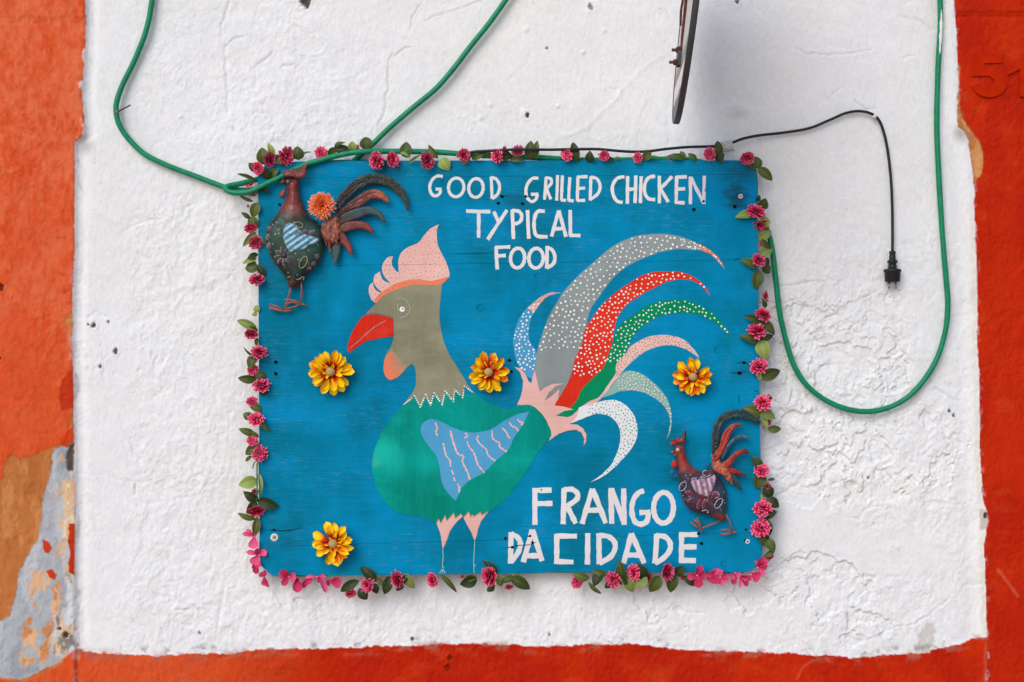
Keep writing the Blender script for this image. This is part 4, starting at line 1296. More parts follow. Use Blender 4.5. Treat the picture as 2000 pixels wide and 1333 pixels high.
relief('beak', R1([(248, 178), (215, 164), (188, 195), (202, 210), (240, 212)]), BD + 0.006, 0.006, 6, enamel, r1, 2, flat_col((84, 36, 34), (110, 52, 46)))
relief('wattle', R1([(238, 238), (200, 270), (183, 300), (195, 326), (225, 322), (246, 285)]), BD + 0.004, 0.003, 5, enamel, r1, 2, flat_col((128, 46, 52), (150, 66, 70)))
def bead(name, x, y, d, r, mat, parent, sq=0.6):
    mb = MB()
    prof = [(r * S * sq * math.sin(a), r * S * math.cos(a)) for a in np.linspace(0, math.pi / 2, 5)]
    mb.lathe(W(x, y, d), (0, -1, 0), prof, 12)
    return mb.build(name, mat, parent)
eye_m = plain('glass_eye', (96, 98, 108), 0.12, 0.6, var=.2, scale=300)
ringm = plain('eye_ring', (92, 40, 36), 0.4, 0.4)
bead('eye_socket', 563, 355.6, BD + 0.0125, 5.2, ringm, r1, .4)
bead('eye', 563, 355.6, BD + 0.0140, 3.0, eye_m, r1, .8)
def stripes(ax, ay, per, a, b, rim=None):
    def col(x, y, D):
        ph = (x * ax + y * ay) / per
        t = sstep(-0.25, 0.25, np.sin(ph * 2 * math.pi) - .1)
        c = mixc(L_(a), L_(b), t)
        if rim is not None:
            c = mixc(c, L_(rim), np.exp(-(D / 1.0) ** 2) * .7)
        return c
    def eng(x, y, D):
        return 0.0009 * np.sin((x * ax + y * ay) / per * 2 * math.pi) * np.clip(D / 2, 0, 1)
    return col, eng
cst, est = stripes(0.57, 0.82, 10.2, (52, 140, 172), (176, 216, 230), (190, 190, 170))
relief('wing', R1([(262, 528), (300, 528), (345, 570), (385, 605), (440, 630), (500, 645), (513, 665), (495, 695), (455, 700), (430, 706), (400, 735), (340, 750), (290, 768), (260, 740), (235, 690), (222, 640), (222, 590), (240, 545)]), BD + 0.021, 0.004, 12, enamel, r1, 1.4,
       cst, est, 0.005)
def ell(cx, cy, a, b, rot, n=16):
    return [(cx + a * math.cos(t) * math.cos(rot) - b * math.sin(t) * math.sin(rot), cy + a * math.cos(t) * math.sin(rot) + b * math.sin(t) * math.cos(rot)) for t in np.linspace(0, 2 * math.pi, n, endpoint=False)]
def motif(x, y, a, b, rot, parent, d, c1, c2, rim, h=0.0025):
    return relief('motif', ell(x, y, a, b, rot), d, h, min(a, b), enamel, parent, 1.5, flat_col(c1, c2, rim, 1.0), None, 0.004, 179)
cxm, cym = R1([(228, 792)])[0]
for k in range(9):
    an = k * 2 * math.pi / 9 + .2
    motif(cxm + 12.5 * math.cos(an), cym + 12.5 * math.sin(an), 7.4, 3.4, an, r1, BD + 0.0188, (34, 34, 66), (54, 52, 92), (196, 184, 160))
bead('motif', cxm, cym, BD + 0.020, 5.0, plain('motif_navy', (36, 36, 70), .4, .5), r1, .5)
for (a, b, ra, rb, ro) in ((118, 572, 6.6, 5.4, .5), (108, 640, 6.4, 7.2, 0), (113, 708, 6.4, 6.8, .3)):
    x, y = R1([(a, b)])[0]
    motif(x, y, ra, rb, ro, r1, BD + 0.011, (78, 66, 78), (110, 96, 104), (180, 168, 150))
for (a, b) in ((400, 606), (460, 612)):
    x, y = R1([(a, b)])[0]
    motif(x, y, 7, 6.4, 0, r1, BD + 0.0195, (42, 40, 84), (70, 66, 110), (190, 178, 150))
for (a, b, ra, rb) in ((490, 795, 7, 7), (463, 852, 6.4, 6.4), (430, 892, 6.2, 4.6)):
    x, y = R1([(a, b)])[0]
    motif(x, y, ra, rb, 0, r1, BD + 0.013, (84, 64, 72), (108, 84, 92), (130, 110, 106))
def ringtube(name, cx, cy, a, b, rot, d, r, mat, parent, frac=1.0, start=0.0):
    mb = MB()
    n = 22
    pts = []
    for k in range(n + 1):
        t = start + 2 * math.pi * frac * k / n
        x = cx + a * math.cos(t) * math.cos(rot) - b * math.sin(t) * math.sin(rot)
        y = cy + a * math.cos(t) * math.sin(rot) + b * math.sin(t) * math.cos(rot)
        pts.append(W(x, y, d))
    mb.tube(pts, r * S, 6)
    return mb.build(name, mat, parent)
brass = plain('worn_brass', (150, 140, 110), 0.4, 0.5, 0.3, .2)
silver = plain('worn_silver', (170, 172, 172), 0.35, 0.5, 0.4, .2)
x, y = R1([(385, 845)])[0]
ringtube('ring_motif', x, y, 12.5, 6.5, -1.1, BD + 0.0195, 0.9, brass, r1)
x, y = R1([(348, 540)])[0]
ringtube('ring_motif', x, y, 8.5, 5, .3, BD + 0.020, 0.9, brass, r1)
mb = MB()
mb.tube([W(*p, BD + 0.013) for p in smooth_path(R1([(255, 970), (275, 962), (290, 980), (310, 968), (330, 982), (350, 985), (375, 965), (392, 972), (380, 990)]), 4)], 0.9 * S, 6)
mb.build('ring_motif', brass, r1)
rustwire = plain('rusty_wire', (150, 92, 80), 0.6, 0.3, 0.2, .25, 200, .3)
def wires(name, parent, R, groups, d, r=1.9):
    for grp in groups:
        mb = MB()
        for pts in grp:
            mb.tube([W(*p, d + dd * 0.001) for p, dd in zip(R(pts), [0] * len(pts))], r * S, 7)
        mb.build(name, rustwire, parent)
wires('leg', r1, R1, [[[(285, 1050), (272, 1100), (250, 1180), (233, 1240)], [(233, 1240), (170, 1205), (110, 1185)], [(233, 1240), (170, 1226), (106, 1212)], [(233, 1240), (205, 1238), (110, 1218)], [(225, 1240), (290, 1240)]],
                      [[(366, 995), (372, 1060), (366, 1185)], [(366, 1185), (310, 1155), (230, 1147)], [(366, 1185), (300, 1168), (232, 1186)], [(366, 1185), (320, 1205), (240, 1226)], [(366, 1182), (412, 1196)]]], BF + 0.012)
def tail_feather(R, pts, parent, d, cols, seed, eng=None, h=0.0026, Rr=3.4, rim=(150, 120, 100)):
    (a, b, c) = cols
    P = R(pts)
    x0, y0 = P[0]
    far = max(math.hypot(p[0] - x0, p[1] - y0) for p in P)
    def col(x, y, D):
        t = np.clip(np.hypot(x - x0, y - y0) / far, 0, 1)
        cc = mixc(L_(a), L_(b), sstep(.1, .6, t))
        cc = mixc(cc, L_(c), sstep(.65, 1.0, t))
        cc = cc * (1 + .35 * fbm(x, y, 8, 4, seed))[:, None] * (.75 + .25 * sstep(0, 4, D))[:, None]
        return np.clip(mixc(cc, L_(rim), np.exp(-(D / 0.9) ** 2) * .35), 0, 1)
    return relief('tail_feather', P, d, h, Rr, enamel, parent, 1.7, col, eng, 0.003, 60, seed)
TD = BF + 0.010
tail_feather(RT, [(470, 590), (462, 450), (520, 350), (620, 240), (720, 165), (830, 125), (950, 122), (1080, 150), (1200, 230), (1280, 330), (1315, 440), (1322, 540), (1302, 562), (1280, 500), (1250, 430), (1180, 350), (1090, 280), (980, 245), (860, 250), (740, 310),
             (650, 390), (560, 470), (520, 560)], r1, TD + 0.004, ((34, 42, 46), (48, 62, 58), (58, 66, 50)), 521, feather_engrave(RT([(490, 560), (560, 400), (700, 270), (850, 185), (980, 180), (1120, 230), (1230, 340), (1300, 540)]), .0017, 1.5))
tail_feather(RT, [(480, 600), (600, 470), (700, 400), (800, 330), (920, 303), (1020, 340), (1080, 410), (1090, 462), (1060, 460), (1000, 425), (900, 415), (830, 450), (760, 510), (660, 540), (540, 600), (490, 650)], r1, TD + 0.007,
             ((86, 44, 42), (132, 66, 56), (206, 112, 84)), 522, feather_engrave(RT([(500, 610), (650, 490), (800, 390), (920, 350), (1020, 380), (1080, 455)]), .0014, 1.5))
tail_feather(RT, [(480, 700), (520, 610), (640, 550), (760, 515), (880, 511), (970, 550), (1030, 630), (1044, 712), (1010, 680), (950, 625), (860, 605), (760, 640), (670, 670), (560, 710), (500, 725)], r1, TD + 0.008, ((66, 60, 58), (40, 80, 90), (72, 88, 84)), 523)
tail_feather(RT, [(490, 760), (560, 700), (680, 678), (800, 690), (870, 740), (908, 800), (897, 824), (830, 790), (740, 770), (640, 790), (560, 812), (500, 805)], r1, TD + 0.009, ((120, 66, 58), (150, 60, 54), (176, 46, 48)), 524)
tail_feather(RT, [(480, 790), (540, 800), (590, 870), (640, 960), (662, 1050), (646, 1092), (610, 1050), (560, 980), (510, 930), (490, 860)], r1, TD + 0.007, ((110, 52, 50), (150, 54, 54), (178, 70, 64)), 525)
tail_feather(RT, [(440, 930), (495, 915), (518, 970), (500, 1090), (460, 1190), (440, 1214), (424, 1130), (410, 1020)], r1, TD + 0.004, ((70, 76, 76), (44, 92, 100), (88, 110, 108)), 526)
tail_feather(RT, [(345, 950), (400, 950), (414, 1020), (392, 1068), (366, 1010)], r1, TD + 0.006, ((108, 84, 66), (130, 108, 84), (140, 124, 92)), 527)
def tuft_col(a, b, seed):
    def f(x, y, D):
        return mixc(L_(a), L_(b), np.clip(fbm(x * 1.2, y, 7, 4, seed) * .8 + .5, 0, 1))
    return f
relief('tail_tuft', RT([(300, 690), (330, 655), (400, 625), (470, 620), (520, 660), (490, 690), (530, 730), (500, 770), (530, 810), (495, 840), (515, 900), (478, 905), (480, 965), (445, 925), (425, 965), (405, 930), (390, 1010), (365, 950), (350, 985), (325, 925), (290, 840), (282, 760)]), TD + 0.010, 0.006, 12, enamel, r1, 1.4,
       tuft_col((92, 46, 40), (198, 112, 86), 531), lambda x, y, D: 0.0022 * fbm(x * 1.8, y * .7, 5, 3, 533) * np.clip(D / 3, 0, 1))

# ---- the smaller rooster, lower right
R2 = crop(1290, 780, 4.759)
r2 = thing('metal_rooster', 'smaller metal rooster with purple body and pink striped wing, lower right of the board', 'rooster ornament', W(1400, 1040, BF), 'pressed metal rooster ornaments')
def col_r2(x, y, D):
    n = fbm(x, y, 9, 4, 551) * .5 + .5
    n2 = fbm(x, y, 18, 4, 553)
    red = mixc(L_((132, 36, 32)), L_((196, 76, 54)), n)
    dk = mixc(red, L_((116, 70, 60)), sstep(903, 925, y) * .6)
    pur = mixc(L_((38, 30, 54)), L_((64, 58, 88)), np.clip(.5 + n2, 0, 1))
    pur = mixc(pur, L_((24, 78, 86)), sstep(1403, 1414, x + 8 * n2) * .75)
    c = mixc(dk, pur, sstep(918, 930, y + n2 * 8))
    c = mixc(c, L_((132, 58, 40)), sstep(1002, 1010, y + (x - 1400) * .05 + n2 * 5) * (x > 1385))
    sp = (vnoise(x / 1.4, y / 1.4, 19) > .84) & (y > 925) & (y < 1004)
    c[sp] = L_((190, 190, 200))
    return mixc(c, L_((150, 104, 80)), np.exp(-(D / 1.1) ** 2) * .6)
relief('body', R2([(140, 438), (185, 425), (220, 445), (232, 510), (260, 580), (300, 630), (360, 660), (420, 665), (480, 655), (520, 690), (560, 740), (595, 800), (615, 880), (618, 980), (605, 1050), (602, 1125), (570, 1142), (520, 1110), (470, 1090), (400, 1070),
        (310, 1050), (240, 1000), (200, 920), (175, 820), (165, 720), (165, 640), (162, 570), (140, 525), (125, 490)]), BD, 0.017, 27, enamel, r2, 1.8, col_r2, lambda x, y, D: 0.0006 * fbm(x, y, 5, 2, 555), 0.006)
relief('comb', R2([(88, 402), (105, 395), (122, 368), (150, 375), (165, 345), (185, 370), (205, 330), (222, 286), (240, 292), (240, 330), (236, 388), (225, 412), (160, 418), (115, 432), (95, 422)]), BD + .005, .005, 5, enamel, r2, 1.5,
       lambda x, y, D: mixc(mixc(L_((150, 24, 30)), L_((206, 50, 52)), fbm(x, y, 6, 3, 561) * .5 + .5), L_((96, 66, 54)), np.clip(sstep(1328, 1334, x) * sstep(866, 850, y) + (fbm(x, y, 7, 3, 563) > .15) * .7, 0, 1)),
       lambda x, y, D: 0.002 * np.clip(vnoise(x / 2.2, y / 2.2, 35), 0, 1))
for nm, x, y, r, c in (('comb_bead', 100, 420, 3.0, (104, 76, 62)), ('beak', 112, 492, 4.2, (112, 82, 74)), ('wattle_bead', 140, 520, 3.4, (110, 70, 60))):
    a, b = R2([(x, y)])[0]
    bead(nm, a, b, BD + .006, r, plain(nm + '_enamel', c, .4, .5), r2, .8)
relief('wattle', ell(*R2([(130, 604)])[0], 6.2, 8.0, .1), BD + .003, .003, 5, enamel, r2, 1.6, flat_col((186, 24, 36), (206, 44, 50)), None, .003, 179)
x, y = R2([(160, 470)])[0]
bead('eye', x, y, BD + .0125, 3.4, plain('eye_cream', (190, 170, 150), .3, .5), r2, .7)
cst, est = stripes(0.97, -0.22, 10.6, (150, 120, 150), (226, 190, 204), (180, 120, 90))
relief('wing', R2([(278, 765), (318, 735), (345, 752), (385, 725), (425, 740), (500, 700), (520, 722), (505, 790), (470, 880), (460, 916), (420, 905), (350, 880), (310, 840)]), BD + .019, .003, 10, enamel, r2, 1.3, cst, est, .004)
for (a, b, c2, d2) in ((295, 885, 240, 868), (310, 925, 258, 950), (368, 935, 350, 1012), (405, 950, 400, 1010), (440, 930, 486, 992), (478, 888, 540, 900)):
    (xa, ya), (xb, yb_) = R2([(a, b), (c2, d2)])
    motif((xa + xb) / 2, (ya + yb_) / 2, math.hypot(xb - xa, yb_ - ya) / 2 + 3, 4.4, math.atan2(yb_ - ya, xb - xa), r2, BD + .0155, (112, 18, 44), (140, 30, 58), (190, 150, 150), .003)
x, y = R2([(400, 890)])[0]
relief('motif', ell(x, y, 14, 9, 0), BD + .0155, .003, 6, enamel, r2, 1.6, flat_col((112, 18, 44), (130, 26, 52)), None, .004, 179)
for (a, b, ra, rb, ro, fr, st) in ((206, 812, 9.5, 6, -1.0, 1, 0), (540, 970, 11, 5.5, -1.0, 1, 0), (512, 890, 7, 6, 0, .8, 3), (415, 1048, 6, 3.5, 0, .6, 3.4), (430, 690, 8, 6, 0, .7, .3), (312, 752, 5, 4, 0, .55, 3.0), (392, 740, 5, 4, 0, .55, 3.0)):
    x, y = R2([(a, b)])[0]
    ringtube('ring_motif', x, y, ra, rb, ro, BD + .0165, .9, silver, r2, fr, st)
bluewire = plain('blue_painted_wire', (12, 104, 150), .4, .5, var=.15)
for (a, b, r, turns, ph) in ((120, 690, 8.6, 1.9, .3), (452, 620, 7.0, 1.7, 2)):
    x, y = R2([(a, b)])[0]
    mb = MB()
    pts = []
    for k in range(int(turns * 14)):
        t = k / 14
        rr = r * (1 - .72 * t / turns)
        pts.append(W(x + rr * math.cos(ph + t * 6.283), y + rr * math.sin(ph + t * 6.283), BF + .009))
    mb.tube(pts, 1.05 * S, 6)
    if a == 120:
        mb.lathe(W(x, y, BF + .009), (0, -1, 0), [(0, 2 * S), (.002, 1.6 * S), (.003, .0001)], 8)
    mb.build('wire_curl', bluewire, r2)
wires('leg', r2, R2, [[[(545, 1135), (470, 1165), (375, 1205)], [(375, 1205), (330, 1180), (280, 1145)], [(375, 1205), (350, 1160), (308, 1112)], [(375, 1205), (365, 1160), (338, 1102)], [(380, 1200), (368, 1216), (390, 1232)]],
                      [[(605, 1070), (640, 1130), (675, 1235)], [(675, 1232), (620, 1212), (555, 1217)], [(675, 1236), (620, 1250), (560, 1256)], [(675, 1236), (600, 1262), (565, 1250)], [(672, 1232), (706, 1242)]]], BF + .012, 1.7)
tail_feather(R2, [(478, 510), (480, 400), (482, 300), (510, 210), (570, 140), (650, 105), (750, 95), (820, 120), (880, 165), (928, 205), (927, 236), (870, 218), (800, 188), (720, 176), (640, 192), (582, 245), (557, 320), (545, 400), (530, 480)], r2, TD + .004,
             ((30, 52, 50), (22, 74, 76), (16, 62, 62)), 571, feather_engrave(R2([(505, 500), (515, 320), (570, 195), (680, 140), (790, 150), (920, 225)]), .0017, 1.7), .0028, 3.6)
tail_feather(R2, [(490, 580), (500, 500), (545, 440), (570, 340), (600, 290), (650, 240), (720, 220), (762, 232), (752, 250), (700, 262), (662, 312), (632, 380), (602, 455), (560, 530), (520, 590)], r2, TD + .007,
             ((196, 62, 38), (200, 54, 36), (170, 80, 58)), 572, feather_engrave(R2([(510, 560), (580, 400), (650, 280), (755, 238)]), .0013, 1.7), .0028, 3.6)
tail_feather(R2, [(560, 545), (600, 450), (640, 390), (700, 345), (770, 330), (830, 360), (836, 374), (770, 366), (710, 386), (660, 430), (620, 500), (580, 570)], r2, TD + .005, ((20, 92, 112), (30, 116, 134), (70, 130, 140)), 573, None, .0026, 3.2)
tail_feather(R2, [(555, 600), (620, 560), (670, 510), (730, 470), (790, 461), (828, 488), (822, 512), (770, 506), (720, 536), (680, 582), (630, 640), (580, 640)], r2, TD + .008, ((200, 60, 36), (180, 44, 32), (110, 40, 34)), 574, None, .0026, 3.2)
tail_feather(R2, [(610, 640), (680, 640), (740, 670), (802, 708), (796, 724), (720, 702), (640, 690)], r2, TD + .006, ((190, 50, 36), (160, 34, 30), (90, 40, 40)), 575, None, .0026, 3.2)
tail_feather(R2, [(650, 680), (700, 708), (730, 770), (757, 842), (735, 842), (690, 782), (645, 740)], r2, TD + .004, ((30, 70, 76), (22, 84, 92), (40, 70, 74)), 576, None, .0026, 3.2)
relief('tail_tuft', R2([(472, 505), (492, 545), (505, 530), (525, 575), (550, 555), (570, 600), (600, 590), (615, 635), (645, 640), (645, 690), (665, 720), (672, 800), (640, 772), (610, 750), (585, 715), (540, 690), (490, 650), (478, 580)]), TD + .010, .006, 9,
       enamel, r2, 1.5, tuft_col((176, 62, 38), (232, 128, 96), 581), lambda x, y, D: 0.0016 * fbm(x * 1.3, y * 1.3, 5, 3, 583) * np.clip(D / 2, 0, 1))

# ------------------------------------------------------------------ cloth flowers and leaves
def petal_mesh(name, mat, tip_w=0.32, cup=0.10, curl=0.0, nlen=6, point=False, waist=.35, edge=.0):
    """petal along +Y, unit length, facing +Z, with a 't' colour attribute running base to tip"""
    v, f, t_ = [], [], []
    nx_ = 5
    for i in range(nlen + 1):
        s = i / nlen
        if point:
            w = tip_w * (math.sin(math.pi * min(1, s * 0.92 + 0.08)) ** 0.75)
        else:
            w = (waist * tip_w + (1 - waist) * tip_w * sstep(0, .62, s)) * math.sqrt(max(0, 1 - max(0, (s - .74) / .262) ** 2))
        z0 = curl * s * s + 0.10 * math.sin(s * math.pi)
        for k in range(nx_):
            u = k / (nx_ - 1) * 2 - 1
            v.append((u * w, s, z0 + cup * u * u * (.4 + .6 * math.sin(s * math.pi))))
            t_.append(s)
    for i in range(nlen):
        for k in range(nx_ - 1):
            a = i * nx_ + k
            f.append((a, a + 1, a + nx_ + 1, a + nx_))
    me = mesh_of(name, v, f, mat)
    at = me.attributes.new('t', 'FLOAT', 'POINT')
    at.data.foreach_set('value', np.array(t_, dtype=np.float32))
    return me

def cloth(name, stops, rough=0.7, var=0.12, trans=0.0, vein=False):
    t = NT(name, rough, 0.25)
    a = t.attr('t')
    oi = t.n('ShaderNodeObjectInfo')
    f = t.noise(t.opos((1, 1, 1)), 7, 3)
    base = t.ramp(t.math('ADD', a.outputs['Fac'], t.math('MULTIPLY', t.math('SUBTRACT', f, 0.5), 0.3)), stops)
    v = t.math('ADD', 1 - var, t.math('MULTIPLY', oi.outputs['Random'], 2 * var))
    hs = t.n('ShaderNodeHueSaturation')
    t.l(v, hs.inputs['Value'])
    t.l(base, hs.inputs['Color'])
    t.color(hs.outputs[0])
    return t.m
yel = cloth('daisy_petal', [(0.20, lin(170, 8, 2)), (0.36, lin(214, 50, 2)), (0.50, lin(240, 172, 2)), (0.66, lin(246, 196, 4)), (1.0, lin(248, 206, 14))], .65, .08)
yel2 = cloth('daisy_petal_orange', [(0.15, lin(160, 8, 2)), (0.46, lin(212, 34, 4)), (0.72, lin(232, 110, 4)), (1.0, lin(244, 186, 12))], .65, .08)
butt = plain('daisy_button', (182, 150, 92), .8, .2, var=.2, scale=400, bump=.6)
PM = [petal_mesh('daisy_petal', yel, .185, .2, .05, 8), petal_mesh('daisy_petal', yel, .17, .26, .14, 8), petal_mesh('daisy_petal', yel, .20, .14, -.04, 8)]
PM2 = [petal_mesh('daisy_petal', yel2, .175, .2, .08, 8), petal_mesh('daisy_petal', yel2, .19, .12, -.03, 8)]

def place(name, me, parent, base, tip, width, face, roll=0.0):
    """put a unit petal or leaf from base to tip; face is roughly where its upper side looks"""
    base, tip = Vector(base), Vector(tip)
    y = tip - base
    Ln = y.length
    y.normalize()
    z = Vector(face)
    z = (z - y * z.dot(y)).normalized()
    x = y.cross(z)
    if roll:
        q_ = Matrix.Rotation(roll, 3, y)
        x, z = q_ @ x, q_ @ z
    o = bpy.data.objects.new(name, me)
    COL.objects.link(o)
    o.parent = parent
    M = Matrix((x * width, y * Ln, z * Ln)).transposed().to_4x4()
    M.translation = base - org_of(parent)
    o.matrix_local = M
    return o

def daisy(px, py, r, label, seed, orange=0.2, n1=13, n2=9, gap=()):
    rr = random.Random(seed)
    base = W(px, py, BF + .001)
    t = thing('daisy', label, 'artificial flower', base, 'yellow artificial daisies on the board')
    k = (DIST - BF) / DIST * S
    c = base + Vector((0, -.012, 0))
    tp, tm = rr.uniform(0, 6.28), rr.uniform(.06, .2)
    def ring(n, rad, lift, w, ph, fr):
        for i in range(n):
            if rr.random() < fr:
                continue
            a = ph + i * 2 * math.pi / n + rr.uniform(-.12, .12)
            d = Vector((math.cos(a), 0, math.sin(a)))
            L = rad * rr.uniform(.9, 1.06)
            b = c + d * (r * k * .12) + Vector((0, -lift * .3, 0))
            e = c + d * L * k + Vector((0, -lift + rr.uniform(-.003, .003) - L * k * tm * math.cos(a - tp), 0))
            me = rr.choice(PM2) if rr.random() < orange else rr.choice(PM)
            place('petal', me, t, b, e, (e - b).length * w * rr.uniform(.88, 1.12), (0, -1, 0), rr.uniform(-.3, .3))
    ring(n1, r, .002, 1.15, rr.random(), 0)
    ring(n1 - 1, r * .9, .007, 1.1, rr.random(), .12)
    ring(n2, r * .62, .011, 1.05, rr.random(), .1)
    ring(6, r * .42, .014, 1.1, rr.random(), .2)
    mb = MB()
    R0 = r * .21 * k
    mb.lathe(c + Vector((0, -.004, 0)), (0, -1, 0), [(0, R0), (.006, R0 * 1.04), (.010, R0 * .92), (.013, R0 * .6), (.0142, R0 * .2), (.0143, .0001)], 16)
    mb.build('flower_centre', butt, t)
daisy(648, 726, 44, 'full yellow cloth daisy just left of the painted beak tip', 4, .06)
daisy(954.5, 727, 41, 'yellow and orange cloth daisy behind the painted neck', 9, .3, 12)
daisy(1351, 736, 39, 'orange hearted cloth daisy at the tip of the pink tail feather', 14, .42, 11)
daisy(653, 1060, 43, 'yellow cloth daisy with sparse petals near the lower left corner', 23, .1, 11, 7)

pom = cloth('pompom_petal', [(0.3, lin(214, 110, 10)), (0.6, lin(232, 104, 24)), (0.85, lin(236, 112, 56)), (1.0, lin(244, 176, 132))], .7, .1)
def tuft_flower(name, mat, n_layers, pw, seed, flat=0.75, yb=.62):
    """a many-petalled head, unit radius, facing +Z, one mesh"""
    rr = random.Random(seed)
    v, f, t_ = [], [], []
    for (cnt, el, L, z0) in n_layers:
        for i in range(cnt):
            a = 2 * math.pi * (i + rr.uniform(-.3, .3)) / cnt
            e = R_(el + rr.uniform(-9, 9))
            d = Vector((math.cos(a) * math.cos(e), math.sin(a) * math.cos(e), math.sin(e) * flat))
            sd = Vector((-math.sin(a), math.cos(a), 0))
            up = d.cross(sd)
            l = L * rr.uniform(.86, 1.1)
            w = pw * rr.uniform(.8, 1.2)
            b = len(v)
            for (s, ww, lift) in ((0.12, .35, 0), (.55, .8, .03), (.86, 1.0, .05), (1.0, .45, .02)):
                p = d * (l * s) + up * lift + Vector((0, 0, z0))
                v.extend([p - sd * w * ww * .5 + up * .02, p, p + sd * w * ww * .5 + up * .02] if ww > .5 else [p - sd * w * ww * .5, p - up * .015, p + sd * w * ww * .5])
                t_ += [s] * 3
            for r_ in range(3):
                for k in range(2):
                    q_ = b + r_ * 3 + k
                    f.append((q_, q_ + 1, q_ + 4, q_ + 3))
    me = mesh_of(name, v, f, mat)
    at = me.attributes.new('t', 'FLOAT', 'POINT')
    at.data.foreach_set('value', np.array(t_, dtype=np.float32))
    return me
pm = thing('pompom_flower', 'orange pompom cloth flower between the large metal rooster and its tail', 'artificial flower', W(630.5, 403, BF + .018))
me = tuft_flower('pompom_petals', pom, [(26, -20, 1, 0), (26, 0, 1, 0), (26, 18, 1, 0), (24, 35, .98, 0), (18, 52, .96, 0), (13, 68, .94, 0), (7, 82, .9, 0)], .13, 3, .8)
o = bpy.data.objects.new('pompom_petals', me)
link(o, pm)
o.rotation_euler = (R_(92), 0, .3)
o.location = (0, -.014, 0)
o.scale = (26.5 * S,) * 3
o['kind'] = 'stuff'
mb = MB()
mb.lathe(W(630.5, 403, BF + .012), (0, -1, 0), [(0, .004), (.016, .008), (.022, .006), (.026, .0001)], 10)
mb.build('flower_centre', plain('pompom_heart', (190, 120, 30), .8, .2), pm)

# ---- the garland round the board: stem, flowers, leaves, blossoms
gar = thing('flower_garland', 'garland of pink cloth flowers and green leaves running round the board', 'garland', W(995, 1130, .03))
pinkf = cloth('garland_petal', [(0.25, lin(146, 4, 40)), (0.55, lin(200, 18, 66)), (0.86, lin(214, 44, 94)), (1.0, lin(240, 140, 168))], .75, .22)
FM = [tuft_flower('garland_flower', pinkf, [(15, 6 + s, .95, 0), (15, 24, .95, .03), (13, 42, .9, .07), (10, 60, .84, .1), (6, 78, .78, .12)], .26 + .01 * s, s, .9) for s in (1, 2, 3, 4, 8)]
FMs = [tuft_flower('garland_flower', pinkf, [(13, 24, 1, 0), (12, 44, .95, .02), (9, 66, .85, .03)], .26, s) for s in (5, 6)]

def leaf_mesh(name, mat, seed, fold=.22, bend=.15):
    rr = random.Random(seed)
    v, f, t_ = [], [], []
    nl, nw = 8, 5
    tw = rr.uniform(-.25, .25)
    for i in range(nl + 1):
        s = i / nl
        w = 0.5 * (math.sin(math.pi * s ** 0.86) ** 0.72) * (1 - .12 * s) if 0 < s < 1 else 0.012
        z0 = bend * math.sin(s * math.pi * .9) - bend * .9 * s * s
        for k in range(nw):
            u = k / (nw - 1) * 2 - 1
            vein = 0.012 * math.sin((s * 7 - abs(u) * 1.6) * math.pi) * (abs(u) > .1)
            v.append((u * w, s, z0 + fold * abs(u) * w + tw * u * w * s + vein))
            t_.append(abs(u))
    for i in range(nl):
        for k in range(nw - 1):
            a = i * nw + k
            f.append((a, a + 1, a + nw + 1, a + nw))
    me = mesh_of(name, v, f, mat)
    at = me.attributes.new('t', 'FLOAT', 'POINT')
    at.data.foreach_set('value', np.array(t_, dtype=np.float32))
    return me
def leaf_mat(name, mid, edge_c, tipc):
    t = NT(name, .5, .25)
    a = t.attr('t')
    oi = t.n('ShaderNodeObjectInfo')
    f = t.noise(t.opos((6, 3, 6)), 1.0, 4)
    base = t.ramp(a.outputs['Fac'], [(0.0, lin(*edge_c)), (0.18, lin(*mid)), (0.8, lin(*mid)), (1.0, lin(*edge_c))])
    base = t.mix(t.ramp(f, [(.4, 0.0), (.75, .6)]), base, lin(*tipc))
    hs = t.n('ShaderNodeHueSaturation')
    t.l(t.math('ADD', .72, t.math('MULTIPLY', oi.outputs['Random'], .6)), hs.inputs['Value'])
    t.l(base, hs.inputs['Color'])
    t.color(hs.outputs[0])
    t.bump(f, .3, .0008)
    return t.m
lmd = leaf_mat('leaf_dark_green', (64, 82, 32), (92, 110, 48), (88, 84, 34))
lml = leaf_mat('leaf_pale_green', (122, 142, 70), (148, 164, 92), (134, 136, 64))
lmk = leaf_mat('leaf_deep_green', (40, 56, 24), (62, 78, 34), (56, 58, 24))
LM = {'d': [leaf_mesh('leaf', lmd, s) for s in (1, 2, 3)], 'l': [leaf_mesh('leaf', lml, s) for s in (4, 5)], 'k': [leaf_mesh('leaf', lmk, s) for s in (6, 7)]}
stem_m = plain('garland_stem_green', (20, 104, 70), .5, .4)

# stem: a thin green wire along all four edges
sp = [(520, 326, .022), (600, 312, .022), (700, 308, .022), (820, 311, .022), (950, 310, .022), (1080, 311, .022), (1220, 312, .022), (1350, 311, .022), (1455, 312, .022), (1481, 330, .022), (1484, 400, .022), (1483, 470, .022), (1486, 540, .022),
      (1485, 610, .022), (1486, 680, .022), (1486, 760, .022), (1488, 840, .022), (1490, 920, .022), (1490, 1000, .022), (1493, 1060, .022), (1488, 1100, .022), (1450, 1124, .022), (1350, 1124, .022), (1230, 1123, .022), (1130, 1124, .022), (1040, 1124, .022),
      (930, 1126, .022), (820, 1127, .022), (720, 1128, .022), (620, 1130, .022), (540, 1130, .022), (505, 1100, .022), (503, 1040, .022), (502, 960, .022), (501, 900, .022), (503, 840, .022), (503, 760, .022), (503, 680, .022), (502, 610, .022), (503, 540, .022),
      (502, 460, .022), (501, 395, .022), (505, 345, .022)]
sp = [(x + (5 if x < 995 else -5) * (x < 520 or x > 1470), y + (5 if y < 720 else -6) * (y < 345 or y > 1095), .008) for x, y, _ in sp]
mb = MB()
